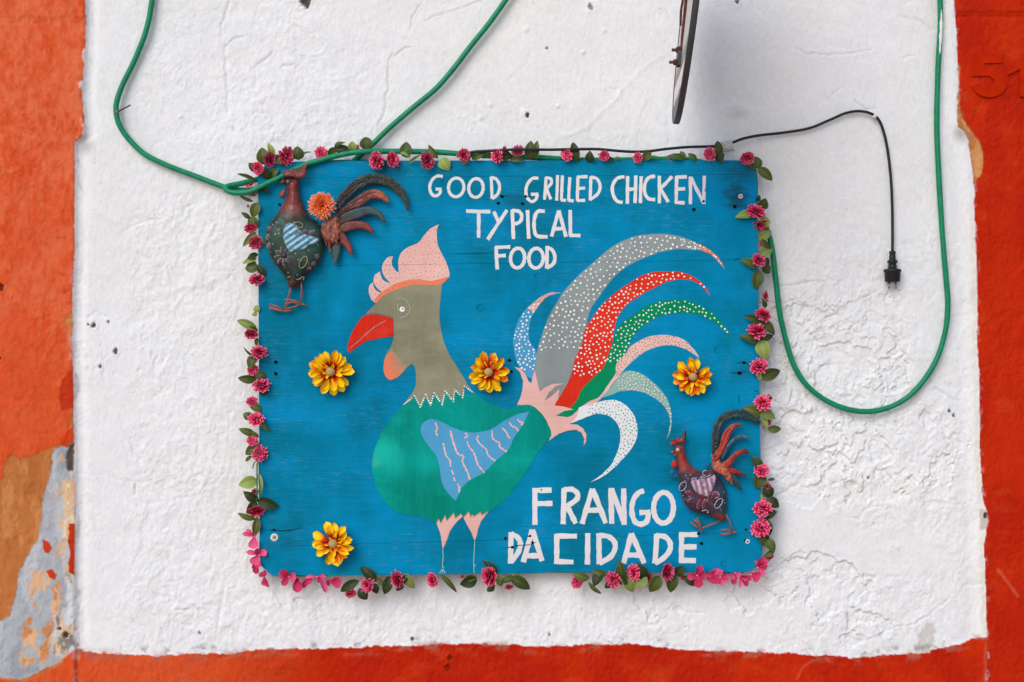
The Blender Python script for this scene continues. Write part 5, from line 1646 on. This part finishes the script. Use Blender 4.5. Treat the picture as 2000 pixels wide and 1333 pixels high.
mb.tube([W(*p) for p in smooth_path(sp, 6, True)], 1.1 * S, 6, False)
mb.tube([W(*p) for p in smooth_path([(506, 905, .037), (500, 901, .038), (495, 908, .038), (494, 916, .036)], 5)], 1.1 * S, 6)
mb.tube([W(*p) for p in smooth_path([(502, 905, .039), (502, 950, .041), (501, 985, .040)], 5)], 1.5 * S, 6)
mb.build('stem', stem_m, gar)

rg = random.Random(42)
flowers = []
def flower(x, y, w, h, d=None, dirx=None, dirz=None, small=False):
    """w, h: size in the photograph; a squashed flower is one seen from the side"""
    big = max(w, h)
    k = min(w, h) / big
    tilt = math.acos(max(.35, min(.98, k))) * .92
    if w >= h:
        s = dirz if dirz is not None else (1 if rg.random() < .6 else -1)
        fdir = Vector((rg.uniform(-.15, .15), -math.cos(tilt), s * math.sin(tilt)))
    else:
        s = dirx if dirx is not None else rg.choice((-1, 1))
        fdir = Vector((s * math.sin(tilt), -math.cos(tilt), rg.uniform(-.15, .15)))
    d = d if d is not None else .044
    o = bpy.data.objects.new('flower', rg.choice(FMs if small else FM))
    link(o, gar)
    o.rotation_euler = (fdir.to_track_quat('Z', 'Y').to_matrix() @ Matrix.Rotation(rg.uniform(0, 6), 3, 'Z')).to_euler()
    o.location = W(x, y, d) - Vector(gar.location) - fdir * (big * S * .16)
    k2 = big * .555 * S
    o.scale = (k2 * rg.uniform(.92, 1.08), k2 * rg.uniform(.86, 1.06), k2 * rg.uniform(.8, 1.05))
for a in ((503.5, 330, 28, 26), (528, 312, 21, 34, None, 1), (561, 305, 25, 37, None, 1), (627, 298, 26, 27), (698, 289, 13, 16, .036), (734, 313, 25, 35, .052, -1), (768, 311.5, 24, 34, .05, 1), (835.4, 314, 22, 33, .05, 1),
          (906.6, 304, 24, 27, .05, 1), (970, 304, 21, 29, .05, -1), (985, 293, 12, 14, .045), (1011, 295, 24, 24, .04), (1106, 302, 22, 26, .045), (1180, 305, 23, 22, .045), (1245, 308, 20, 21, .045), (1386, 301, 25, 26, .045, -1), (1310, 312, 9, 7, .034),
          (1460, 310, 27, 23, .05), (485, 359, 22, 16, .022), (493, 375, 24, 14, .03, None, -1), (489.5, 446.5, 27, 20, None, None, -1), (499.5, 476, 28, 23), (501.5, 546.5, 34, 21), (494, 514, 15, 9, .03), (484.5, 403, 5, 7, .03),
          (491, 653, 29, 20, None, None, -1), (504.5, 687, 37, 22, None, None, 1), (494.5, 724, 21, 23, .04), (510, 752, 36, 26, None, None, 1), (492, 784, 23, 17, .036), (500.5, 818, 34, 28), (492.5, 860, 24, 21), (507.5, 886, 34, 33), (498, 962, 18, 15, .03),
          (501, 999, 38, 21, None, None, -1), (717, 1143, 29, 33), (685, 1160, 24, 18, .036, None, -1), (742, 1132, 8, 10, .03), (775.5, 1132, 21, 36, None, -1), (843.5, 1134, 21, 30, None, -1), (903, 1127, 9, 7, .024), (955.5, 1126, 26, 40, .05, -1),
          (994, 1147, 17, 8, .024), (1126.5, 1137, 24, 26, .04, -1), (1196, 1133, 25, 34), (1236, 1118.5, 23, 32, None, -1), (1268, 1129, 14, 22, .03), (1303.6, 1118, 25, 37, .05, 1), (1334, 1128, 10, 14, .03), (1477, 411.5, 40, 28, None, None, 1),
          (1486, 441, 37, 15, .036), (1487, 477, 9, 14, .03), (1483, 508, 30, 25, None, None, 1), (1495, 580, 15, 25, .034, 1), (1490.5, 615, 36, 20, None, None, 1), (1480, 645.5, 38, 23, None, None, 1), (1482, 716, 36, 30, None, None, 1), (1490.5, 785, 35, 27, None, None, 1),
          (1501, 825, 16, 13, .036), (1488.5, 918, 32, 25, None, None, 1), (1497, 949, 20, 11, .034), (1490.5, 991, 37, 29), (1486, 1031, 38, 33)):
    flower(*a, small=min(a[2], a[3]) < 17)

def leaf(kind, bx, by, tx, ty, w, d0=.036, d1=None, roll=None):
    d1 = d1 if d1 is not None else d0 + rg.uniform(-.004, .010)
    me = rg.choice(LM[kind])
    b, t = W(bx, by, d0), W(tx, ty, d1)
    place('leaf', me, gar, b, t, w * S * 1.2, (rg.uniform(-.25, .25), -1, rg.uniform(-.05, .4)), roll if roll is not None else rg.uniform(-.25, .25))
for a in (('d', 518, 323, 511, 288, 24), ('l', 534, 306, 523.5, 279, 12), ('d', 499, 336, 486, 318, 15), ('k', 519, 327, 524, 353, 20), ('d', 530, 346, 544, 329, 12), ('d', 542, 308, 556, 322, 14), ('k', 536, 316, 549, 306, 18), ('d', 584, 313, 580, 286, 24), ('l', 590, 303, 610, 297, 4),
          ('d', 503, 357, 463, 339, 6), ('k', 500, 370, 529, 375, 10), ('d', 493, 374, 480, 380, 10), ('d', 495, 394, 468, 383, 6), ('d', 655, 289, 639, 305, 13), ('k', 650, 291, 692, 296, 16), ('d', 653, 289, 674, 278, 10), ('l', 688, 295, 688, 276, 16),
          ('d', 716, 294, 714, 267, 23), ('d', 751, 311, 742, 330, 9), ('d', 795, 309, 793, 277, 22), ('l', 801, 310, 778, 297, 6), ('l', 799, 319, 822, 302, 5), ('d', 856, 310, 836, 283, 12), ('l', 862, 309, 877, 333, 22), ('l', 919, 309, 901, 322, 8),
          ('d', 921, 312, 949, 297, 10), ('d', 946, 300, 962, 306, 9), ('d', 985, 302, 970, 320, 10), ('k', 978, 305, 1001, 305, 18), ('d', 995, 314, 1024, 313, 8), ('d', 1034, 312, 1037, 275, 20), ('d', 1046, 311, 1049, 275, 13), ('k', 1125, 318, 1119, 277, 17), ('k', 1152, 318, 1152, 295, 16),
          ('k', 1186, 311, 1200, 313, 8), ('d', 1200, 310, 1214, 309, 4), ('d', 1256, 313, 1272, 296, 15), ('d', 1266, 309, 1288, 307, 5), ('d', 1338, 310, 1302, 305, 11), ('d', 1335, 313, 1330, 295, 11), ('d', 1360, 314, 1344, 300, 10), ('d', 1405, 305, 1401, 275, 16),
          ('k', 1398, 314, 1414, 300, 20), ('d', 1481, 331, 1475, 305, 15), ('d', 1474, 332, 1458, 318, 10), ('d', 1479, 328, 1509, 353, 17),
          ('d', 503, 396, 493, 426, 18), ('d', 489, 428, 471, 415, 8), ('d', 488, 424, 503, 448, 18), ('l', 501, 454, 474, 482, 12), ('l', 500, 459, 519, 477, 7), ('k', 504, 497, 483, 505, 10), ('l', 502, 505, 473, 515, 10), ('d', 505, 522, 478, 525, 21), ('k', 503, 517, 519, 545, 12),
          ('l', 504, 611, 500, 596, 12), ('l', 503, 614, 491, 616, 8), ('l', 503, 645, 462, 625, 15), ('d', 504, 646, 480, 640, 11), ('d', 503, 660, 501, 677, 8), ('d', 494, 695, 475, 678, 5), ('d', 500, 694, 486, 721, 19), ('d', 502, 741, 464, 739, 15), ('d', 495, 738, 522, 731, 15), ('k', 508, 758, 523, 771, 16),
          ('d', 511, 802, 488, 794, 15), ('d', 490, 818, 475, 808, 15), ('d', 506, 815, 527, 843, 11), ('d', 498, 849, 466, 838, 13), ('d', 505, 855, 490, 841, 8), ('d', 503, 860, 503, 879, 7), ('d', 503, 872, 479, 888, 18), ('d', 492, 891, 479, 902, 7),
          ('l', 503, 938, 466, 948, 22), ('l', 505, 925, 509, 968, 8), ('k', 505, 978, 475, 961, 16), ('k', 503, 978, 544, 990, 21), ('d', 501, 979, 481, 1003, 17), ('d', 500, 1014, 464, 1003, 10), ('d', 503, 1010, 497, 1049, 14),
          ('k', 702, 1134, 664, 1156, 16), ('k', 736, 1136, 703, 1106, 18), ('k', 702, 1149, 717, 1172, 18), ('k', 728, 1140, 737, 1160, 15), ('d', 735, 1129, 761, 1150, 9), ('k', 762, 1124, 751, 1162, 18), ('k', 785, 1138, 775, 1155, 14), ('l', 788, 1120, 810, 1150, 17), ('k', 796, 1122, 780, 1148, 10),
          ('d', 861, 1122, 893, 1158, 9), ('k', 932, 1133, 898, 1142, 20), ('d', 932, 1129, 904, 1133, 11), ('k', 970, 1124, 943, 1094, 14), ('k', 955, 1144, 964, 1155, 17), ('l', 970, 1122, 980, 1146, 17), ('d', 1004, 1129, 978, 1138, 14), ('d', 996, 1127, 1036, 1151, 20), ('l', 1001, 1121, 1019, 1127, 7),
          ('d', 1151, 1131, 1118, 1121, 14), ('d', 1149, 1136, 1175, 1161, 7), ('k', 1176, 1120, 1159, 1145, 19), ('d', 1184, 1124, 1157, 1113, 12), ('d', 1217, 1134, 1210, 1095, 20), ('k', 1196, 1138, 1181, 1149, 12), ('l', 1214, 1124, 1238, 1157, 19), ('k', 1259, 1131, 1244, 1100, 20), ('l', 1262, 1124, 1239, 1148, 23),
          ('d', 1289, 1125, 1269, 1157, 23), ('k', 1319, 1124, 1335, 1106, 19), ('d', 1318, 1119, 1309, 1158, 21), ('k', 1335, 1126, 1364, 1144, 15), ('k', 1210, 1128, 1225, 1142, 16),
          ('d', 1484, 409, 1496, 388, 20), ('k', 1478, 394, 1484, 381, 8), ('l', 1473, 422, 1436, 424, 17), ('l', 1497, 424, 1487, 445, 24), ('l', 1482, 469, 1507, 451, 15), ('d', 1484, 468, 1506, 486, 11), ('l', 1484, 498, 1509, 486, 18), ('d', 1477, 526, 1446, 507, 15), ('d', 1482, 528, 1476, 566, 21),
          ('k', 1490, 532, 1504, 519, 17), ('k', 1488, 505, 1500, 522, 18), ('k', 1495, 602, 1489, 583, 9), ('d', 1487, 630, 1453, 616, 12), ('d', 1483, 628, 1514, 654, 16), ('d', 1482, 667, 1444, 657, 18), ('l', 1486, 664, 1496, 702, 25), ('k', 1482, 664, 1511, 655, 12), ('d', 1482, 739, 1525, 724, 21),
          ('l', 1485, 744, 1479, 722, 9), ('d', 1486, 809, 1452, 796, 22), ('l', 1483, 808, 1515, 817, 22), ('l', 1486, 816, 1500, 839, 10), ('d', 1499, 838, 1526, 838, 14), ('k', 1506, 784, 1500, 770, 9), ('d', 1486, 918, 1468, 892, 18), ('d', 1493, 928, 1475, 954, 23), ('d', 1499, 938, 1514, 936, 5),
          ('k', 1493, 950, 1507, 973, 21), ('k', 1497, 974, 1522, 991, 19), ('k', 1492, 1012, 1517, 999, 19), ('l', 1484, 984, 1486, 962, 5), ('k', 1500, 1016, 1503, 1047, 13), ('d', 1494, 1067, 1482, 1050, 12), ('d', 1496, 1052, 1513, 1079, 18), ('d', 1512, 1074, 1492, 1089, 10), ('k', 1490, 1040, 1499, 1062, 14)):
    leaf(*a)

hyd = cloth('blossom_petal', [(0.0, lin(204, 70, 120)), (0.35, lin(212, 62, 112)), (1.0, lin(222, 96, 138))], .6, .16)
hydd = cloth('blossom_petal_deep', [(0.0, lin(176, 36, 84)), (0.4, lin(178, 24, 72)), (1.0, lin(196, 60, 104))], .6, .14)
HM = [petal_mesh('petal', hyd, .36, .16, .12, 6, False, .25), petal_mesh('petal', hyd, .38, .10, -.1, 6, False, .3)]
HD = [petal_mesh('petal', hydd, .37, .16, .12, 6, False, .25), petal_mesh('petal', hydd, .36, .10, -.1, 6, False, .3)]
heart = plain('blossom_heart', (228, 170, 170), .7, .3)
def blossom(cx, cy, petals, d=.036):
    mb = MB()
    mb.lathe(W(cx, cy, d - .002), (0, -1, 0), [(0, .0022), (.003, .0018), (.0038, .0001)], 8)
    b = mb.build('blossom', heart, gar)
    for (tx, ty, w, kind) in petals:
        b0 = W(cx, cy, d)
        t0 = W(tx, ty, d + rg.uniform(-.001, .009))
        m = rg.choice(HD if kind == 'd' else HM)
        place('petal', m, b, b0, t0, w * S / .64, (rg.uniform(-.4, .4), -1, rg.uniform(-.1, .4)), rg.uniform(-.35, .35))
cI = crop(440, 920, 5.556)
def BL(cr, c, pet, d=.036):
    (x, y) = cr([c])[0]
    blossom(x, y, [(*cr([(a, b)])[0], w, k) for a, b, w, k in pet], d)
BL(cI, (322, 715), [(182, 685, 8, 'l'), (228, 636, 8, 'l'), (366, 610, 10, 'l'), (318, 850, 19, 'l')])
BL(cI, (365, 915), [(228, 885, 9, 'l'), (330, 842, 11, 'd'), (455, 878, 13, 'l'), (300, 1030, 18, 'l')])
BL(cI, (350, 1000), [(300, 1070, 10, 'd'), (385, 1040, 13, 'd'), (330, 1122, 12, 'd')])
BL(cI, (420, 1150), [(378, 1100, 11, 'l'), (445, 1095, 12, 'd'), (430, 1245, 12, 'l'), (470, 1265, 8, 'd')], .026)
cJ = crop(560, 1080, 8.333)
BL(cI, (690, 1145), [(580, 1110, 16, 'd'), (625, 1060, 14, 'd'), (620, 1245, 12, 'd'), (775, 1160, 18, 'l')], .04)
BL(cJ, (170, 400), [(200, 650, 17, 'd'), (85, 470, 12, 'd')])
BL(cJ, (250, 520), [(415, 430, 11, 'd'), (300, 560, 12, 'd')], .03)
BL(cJ, (500, 390), [(310, 395, 6, 'l'), (640, 400, 8, 'l'), (630, 665, 9, 'l'), (560, 480, 10, 'd')])
BL(cJ, (710, 470), [(640, 500, 12, 'd'), (905, 470, 19, 'd')], .028)
cM = crop(1300, 1060, 8.696)
BL(cM, (535, 555), [(612, 375, 12, 'd'), (370, 590, 13, 'd'), (575, 770, 16, 'd'), (695, 560, 17, 'd')], .042)
BL(cM, (845, 530), [(700, 550, 10, 'd'), (790, 470, 11, 'd'), (800, 700, 26, 'd'), (885, 425, 12, 'l')], .038)
BL(cM, (925, 590), [(985, 730, 9, 'l'), (900, 440, 12, 'l'), (1090, 590, 12, 'd')], .04)
BL(cM, (1180, 520), [(1250, 600, 17, 'l'), (1090, 590, 14, 'l'), (1150, 720, 10, 'd')], .038)
BL(cM, (1265, 575), [(1395, 615, 11, 'l'), (1268, 775, 5, 'l'), (1400, 740, 10, 'd'), (1430, 640, 12, 'd')])
BL(cM, (1445, 540), [(1445, 480, 6, 'l'), (1420, 650, 6, 'l'), (1610, 610, 18, 'd')])
BL(cM, (1560, 420), [(1518, 310, 5, 'l'), (1690, 250, 17, 'd'), (1725, 380, 13, 'd'), (1670, 575, 9, 'l')])
BL(cM, (1745, 290), [(1835, 180, 9, 'd'), (1720, 240, 8, 'd'), (1760, 320, 8, 'd')], .03)

# ------------------------------------------------------------------ hoses
hm = NT('hose_green', 0.4, 0.3)
hf = hm.noise(hm.pos((1, 1, 1)), 90, 4)
hm.color(hm.ramp(hf, [(0.3, lin(0, 116, 78)), (0.7, lin(0, 138, 96))]))
HR = 5.35 * S
splash = plain('white_paint_splash', (228, 230, 230), .6, .3, var=.04)
ho1 = thing('garden_hose', 'long green garden hose looping from upper left round the board to the upper right', 'hose', W(505, 345, .02), 'green hoses on the wall')
lead = [(302, -60, .012), (299, -20, .012), (295, 15, .012), (284, 65, .012), (262, 120, .012), (240, 165, .013), (228, 200, .014), (227.5, 225, .014), (236, 250, .013), (255, 276, .012), (285, 303, .012), (330, 325, .013), (380, 344, .014), (430, 363, .016),
        (450, 369, .017), (475, 372, .016), (500, 371, .010), (525, 368, .006)]
mb = MB()
mb.tube([W(*p) for p in smooth_path(lead, 6)], HR, 12)
mb.build('hose_run', hm.m, ho1)
loop = [(530, 342, .005), (515, 347, .008), (500, 352, .015), (478, 357, .022), (456, 360.5, .029), (444, 364, .034), (440, 369.5, .037), (446, 375, .040), (465, 377.5, .043), (487, 375, .046), (507, 366.5, .048), (528, 355.5, .047), (550, 344, .0445), (575, 332, .0425),
        (600, 321, .0425), (625, 314, .0425), (655, 306, .0425), (685, 300, .0425), (712, 296.5, .042), (745, 295.5, .038), (800, 296, .034), (850, 297, .030), (900, 301, .030), (950, 305, .028), (1010, 307, .026), (1060, 309, .024), (1110, 312.5, .02), (1180, 314, .016),
        (1250, 312.5, .014), (1310, 311, .014), (1355, 313, .012), (1400, 330, .006), (1450, 365, .005), (1485, 415, .008), (1500, 452, .016), (1506, 480, .018), (1511.5, 520, .016), (1516.5, 562, .014), (1523, 610, .013), (1532, 655, .012), (1545, 700, .012), (1562, 735, .012),
        (1585, 762, .012), (1620, 786, .012), (1658, 800, .012), (1697, 804, .012), (1735, 796, .012), (1773, 775, .012), (1806, 740, .012), (1831, 698, .012), (1846, 646, .012), (1850.5, 595, .012), (1848.5, 545, .012), (1843.5, 493, .012), (1838.5, 430, .012),
        (1833, 340, .012), (1829.5, 240, .012), (1832, 150, .012), (1835, 80, .013), (1836, 20, .014), (1835.5, -60, .014)]
mb = MB()
lp = [W(*p) for p in smooth_path(loop, 7)]
lp = [p + Vector((float(vnoise(np.array([i * .11]), np.array([3.3]), 5)[0]), 0, float(vnoise(np.array([i * .11]), np.array([9.1]), 6)[0]))) * 1.3 * S for i, p in enumerate(lp)]
mb.tube(lp, [HR * (1 + .05 * float(vnoise(np.array([i * .2]), np.array([1.3]), 8)[0])) for i in range(len(lp))], 12)
mb.build('hose_run', hm.m, ho1)
# white paint splashed along the hose: thin skins just proud of the rubber
def splash_on(path, i0, i1, half, ang, nm):
    P = (lp if path is loop else [W(*p) for p in smooth_path(path, 7)])[i0:i1]
    mb = MB()
    n = len(P)
    v = []
    for i, p in enumerate(P):
        t = (P[min(i + 1, n - 1)] - P[max(i - 1, 0)]).normalized()
        f = Vector((0, -1, 0))
        x = t.cross(f).normalized()
        h = half * math.sin(math.pi * (i + .02) / (n - .96)) ** .6 * (1 + .3 * math.sin(i * 2.1))
        for k in range(5):
            a = ang + h * (k / 2 - 1)
            v.append(p + (f * math.cos(a) + x * math.sin(a)) * (HR * 1.04))
    mb.add(v, [(i * 5 + k, i * 5 + k + 1, i * 5 + k + 6, i * 5 + k + 5) for i in range(n - 1) for k in range(4)])
    mb.build(nm, splash, ho1)
npts = len(loop)
splash_on(loop, (npts - 4) * 7 + 4, (npts - 2) * 7 + 1, .55, .1, 'paint_splash')
splash_on(lead, 6 * 7 - 1, 7 * 7 - 2, .55, .75, 'paint_splash') if False else None
ho2 = thing('garden_hose', 'straight green hose running down from the top centre to behind the garland', 'hose', W(729, 281, .014), 'green hoses on the wall')
mb = MB()
mb.tube([W(*p) for p in smooth_path([(1020, -60, .012), (1003, -25, .012), (986, 3, .012), (953, 49, .012), (920.5, 89, .012), (891, 128, .012), (859, 166, .012), (836, 187, .012), (810, 208, .012), (761, 250, .013), (729, 281, .014), (713, 295, .013), (696, 310, .008), (680, 325, .005)], 6)], HR, 12)
mb.build('hose_run', hm.m, ho2)
# nails
ironm = plain('dull_iron', (70, 74, 78), .5, .4, .5, .2)
nl = thing('nail', 'bent dark iron nail holding the hose at the upper left', 'nail', W(231, 217, 0))
mb = MB()
mb.tube([W(231, 218, -.004), W(233, 217, .020), W(240, 213.5, .026), W(254.5, 206, .032)], 1.5 * S, 7)
mb.build('shank', ironm, nl)
mb = MB()
mb.lathe(W(228.5, 219, .019), (.4, -1, .2), [(0, 3.6 * S), (.002, 3.6 * S), (.003, 2 * S), (.003, .0001)], 9)
mb.build('wall_plug', plain('plug_brown', (126, 104, 96), .6, .3), nl)
cn = thing('nail', 'white headed nail holding the black power cable at the right', 'nail', W(1705, 229, 0))
mb = MB()
mb.lathe(W(1705, 229.5, -.003), (0, -1, 0), [(0, 2 * S), (.012, 2 * S), (.012, 4.6 * S), (.015, 4.8 * S), (.0175, 3.6 * S), (.018, .0001)], 14)
mb.build('nail_head', plain('nail_white', (214, 212, 206), .4, .5, var=.05), cn)

# ------------------------------------------------------------------ power cable and plug
pc = thing('power_cable', 'black power cable with plug hanging from a nail at the right of the board', 'cable', W(1743, 492, .014))
rub = NT('black_rubber', .5, .4)
rub.color(lin(20, 24, 26))
cpath = [(905, 302, .034), (925, 297, .042), (945, 295.5, .046), (975, 294, .05), (1005, 292.5, .052), (1035, 292.5, .052), (1075, 292.8, .05), (1120, 292, .046), (1165, 291.6, .044), (1195, 294, .042), (1230, 296.6, .04), (1265, 296, .036), (1300, 291.5, .032),
         (1345, 287.5, .028), (1385, 286.5, .026), (1402, 285, .024), (1430, 279, .022), (1452, 271, .018), (1485, 264.5, .014), (1530, 259.5, .010), (1580, 251, .010), (1620, 235, .010), (1650, 222, .011), (1675, 217.5, .012), (1698, 221, .012), (1716, 234, .011), (1727, 262, .010),
         (1734.5, 300, .010), (1740, 350, .010), (1742.5, 400, .011), (1743.2, 450, .012), (1743, 494, .014)]
mb = MB()
mb.tube([W(*p) for p in smooth_path(cpath, 6)], 2.75 * S, 9)
mb.build('cord', rub.m, pc)
mb = MB()
k_ = S * .995
mb.lathe(W(1743, 491, .016), (0, 0, -1), [(0, 4.5 * k_), (0, 6 * k_), (5 * k_, 6.4 * k_), (6 * k_, 5.4 * k_), (9 * k_, 6.2 * k_), (17 * k_, 6.4 * k_), (18 * k_, 9.6 * k_), (22 * k_, 10 * k_), (24 * k_, 7.6 * k_), (34 * k_, 8.6 * k_), (35.5 * k_, 16 * k_), (37 * k_, 17.2 * k_), (40 * k_, 17 * k_),
          (42 * k_, 15.4 * k_), (58 * k_, 14.8 * k_), (60 * k_, 13.6 * k_), (60 * k_, .0001)], 20)
plug = mb.build('plug', rub.m, pc)
for dx in (-6.4, 6.8):
    mb = MB()
    mb.lathe(W(1742.5 + dx, 549, .014), (0, 0, -1), [(0, 2.3 * k_), (13 * k_, 2.3 * k_), (15.5 * k_, 1.5 * k_), (16 * k_, .0001)], 10)
    mb.build('pin', steel, plug)
# label sleeve wrapped round the cable
tagm = NT('label_sleeve', .35, .4)
tn = tagm.noise(tagm.pos((900, 1, 260)), 1.0, 4, .6)
tagm.color(tagm.ramp(tn, [(.5, lin(204, 200, 190)), (.62, lin(120, 114, 104))]))
lt = thing('cable_label', 'crumpled pale label sleeve wrapped round the power cable above the board', 'label', W(1402, 284, .026))
v = []
nn_ = 12
for i in range(nn_ + 1):
    s = i / nn_
    x = 1400 + s * 30
    yt = 282.5 - s * 4.5
    for k, (dy, dd) in enumerate(((-.5, .0), (-3.6, .004), (0, .0075), (7, .0078), (13.5 + s * 1.5, .006), (16.5 + s * 0.5, .001))):
        v.append(W(x + dy * .28 + (2 * math.sin(k * 2 + s * 9)) * .4, yt + dy + .5 * math.sin(s * 14 + k), .024 - s * .004 + dd + .0007 * math.sin(s * 11 + k * 2)))
obj('sleeve', v, [(i * 6 + k, i * 6 + k + 1, i * 6 + k + 7, i * 6 + k + 6) for i in range(nn_) for k in range(5)], tagm.m, lt)

# ------------------------------------------------------------------ the round sign that juts out of the wall overhead, seen on edge
SR = .262
sg_c = W(1351, -23, .335)
sg = thing('hanging_sign', 'round shop sign jutting from the wall above, seen edge on with rusty bolts', 'sign', sg_c)
dk = plain('sign_rim_grey', (62, 64, 66), .45, .4, var=.1, scale=30)
bk = NT('sign_back', .5, .35)
bn = bk.noise(bk.pos((60, 60, 20)), 1.0, 5, .65)
sepz = bk.n('ShaderNodeSeparateXYZ')
gg = bk.n('ShaderNodeNewGeometry')
bk.l(gg.outputs['Position'], sepz.inputs[0])
zz = bk.math('ADD', sepz.outputs['Z'], bk.math('MULTIPLY', bk.math('SUBTRACT', bn, .5), .05))
mr = bk.n('ShaderNodeMapRange')
mr.inputs['From Min'].default_value = sg_c.z - SR
mr.inputs['From Max'].default_value = sg_c.z + .1
bk.l(zz, mr.inputs['Value'])
bk.color(bk.ramp(mr.outputs[0], [(0.0, lin(96, 98, 100)), (0.145, lin(96, 98, 100)), (.155, lin(226, 220, 212)), (.27, lin(232, 226, 218)), (.285, lin(110, 110, 112)), (.36, lin(150, 150, 150)), (.40, lin(196, 196, 194))]))
sg.rotation_euler = (0, 0, 0)
rotm = Matrix.Rotation(R_(6.3), 3, 'Y') @ Matrix.Rotation(R_(-3.2), 3, 'Z')      # leans, and swings slightly out of square
def SGp(u, a, r):
    return sg_c + rotm @ Vector((u, r * math.cos(a), r * math.sin(a)))
def ringpts(u, r, n=72):
    return [SGp(u, 2 * math.pi * k / n, r) for k in range(n)]
TH = .0118
n = 72
prof = [(-TH * .5 + .002, SR - .006), (-TH * .5, SR - .0045), (-TH * .5, SR - .001), (-TH * .5 + .001, SR), (TH * .5 - .001, SR), (TH * .5, SR - .001), (TH * .5, SR - .006)]
v = []
for u, r in prof:
    v += ringpts(u, r)
f = [(i * n + k, (i + 1) * n + k, (i + 1) * n + (k + 1) % n, i * n + (k + 1) % n) for i in range(len(prof) - 1) for k in range(n)]
obj('rim', v, f, dk, sg)
obj('back_panel', ringpts(-TH * .5 + .0018, SR - .005), [tuple(range(n))], bk.m, sg, False)
obj('front_panel', ringpts(TH * .5 - .0018, SR - .005), [tuple(range(n))[::-1]], plain('sign_front', (206, 204, 198), .5, .4, var=.05), sg, False)
rusty = plain('rusty_iron', (92, 54, 38), .8, .25, .2, .45, 120, .6)
mb = MB()
P = [W(1341, -60, .30), W(1339.5, 0, .30), W(1336, 40, .30), (W(1333, 70, .30)), W(1331, 98, .305), W(1326, 112, .31)]
mb.tube(smooth_path([tuple(p) for p in P], 5), 3.2 * S * .9, 8)
mb.tube(smooth_path([tuple(W(1338, -60, .285)), tuple(W(1334, -5, .285)), tuple(W(1330, 22, .285)), tuple(W(1329, 50, .29))], 5), 2.4 * S * .9, 7)
mb.build('bracket', rusty, sg)
mb = MB()
b0 = W(1331, 115, .31)
mb.add([b0 + Vector((a * .008, bb * .012, cc * .014)) for a in (-1, 1) for bb in (-1, 1) for cc in (-1, 1)], [(0, 1, 3, 2), (4, 6, 7, 5), (0, 4, 5, 1), (2, 3, 7, 6), (0, 2, 6, 4), (1, 5, 7, 3)])
mb.build('bracket_plate', ironm, sg, False)
mb = MB()
b0 = W(1339.4, 94, .315)
mb.add([b0 + Vector((a * .0032, bb * .010, cc * .0062)) for a in (-1, 1) for bb in (-1, 1) for cc in (-1, 1)], [(0, 1, 3, 2), (4, 6, 7, 5), (0, 4, 5, 1), (2, 3, 7, 6), (0, 2, 6, 4), (1, 5, 7, 3)])
mb.build('spacer', rub.m, sg, False)
for (x, y, L) in ((1312, 98, 18), (1307, 122, 22)):
    mb = MB()
    a = Vector((1, 0, 0))
    kk = S * .9
    mb.lathe(W(x, y, .31), a, [(0, 2.8 * kk), (1 * kk, 3.2 * kk), (L * kk, 3.2 * kk), (L * kk, .0001)], 10)
    bolt = mb.build('bolt', ironm, sg)
    mb = MB()
    mb.lathe(W(x + 8, y, .31), a, [(0, 4.4 * kk), (.5 * kk, 5.8 * kk), (5 * kk, 5.8 * kk), (6 * kk, 7.4 * kk), (8.5 * kk, 7.4 * kk), (8.5 * kk, 3 * kk)], 6)
    mb.build('nut', rusty, bolt, False)
mb = MB()
mb.lathe(W(1324, 132, .312), (0, 0, 1), [(0, 2.4 * S), (.002, 3.2 * S), (.012, 3.2 * S), (.014, .0001)], 7)
mb.build('bolt', rusty, sg, False)
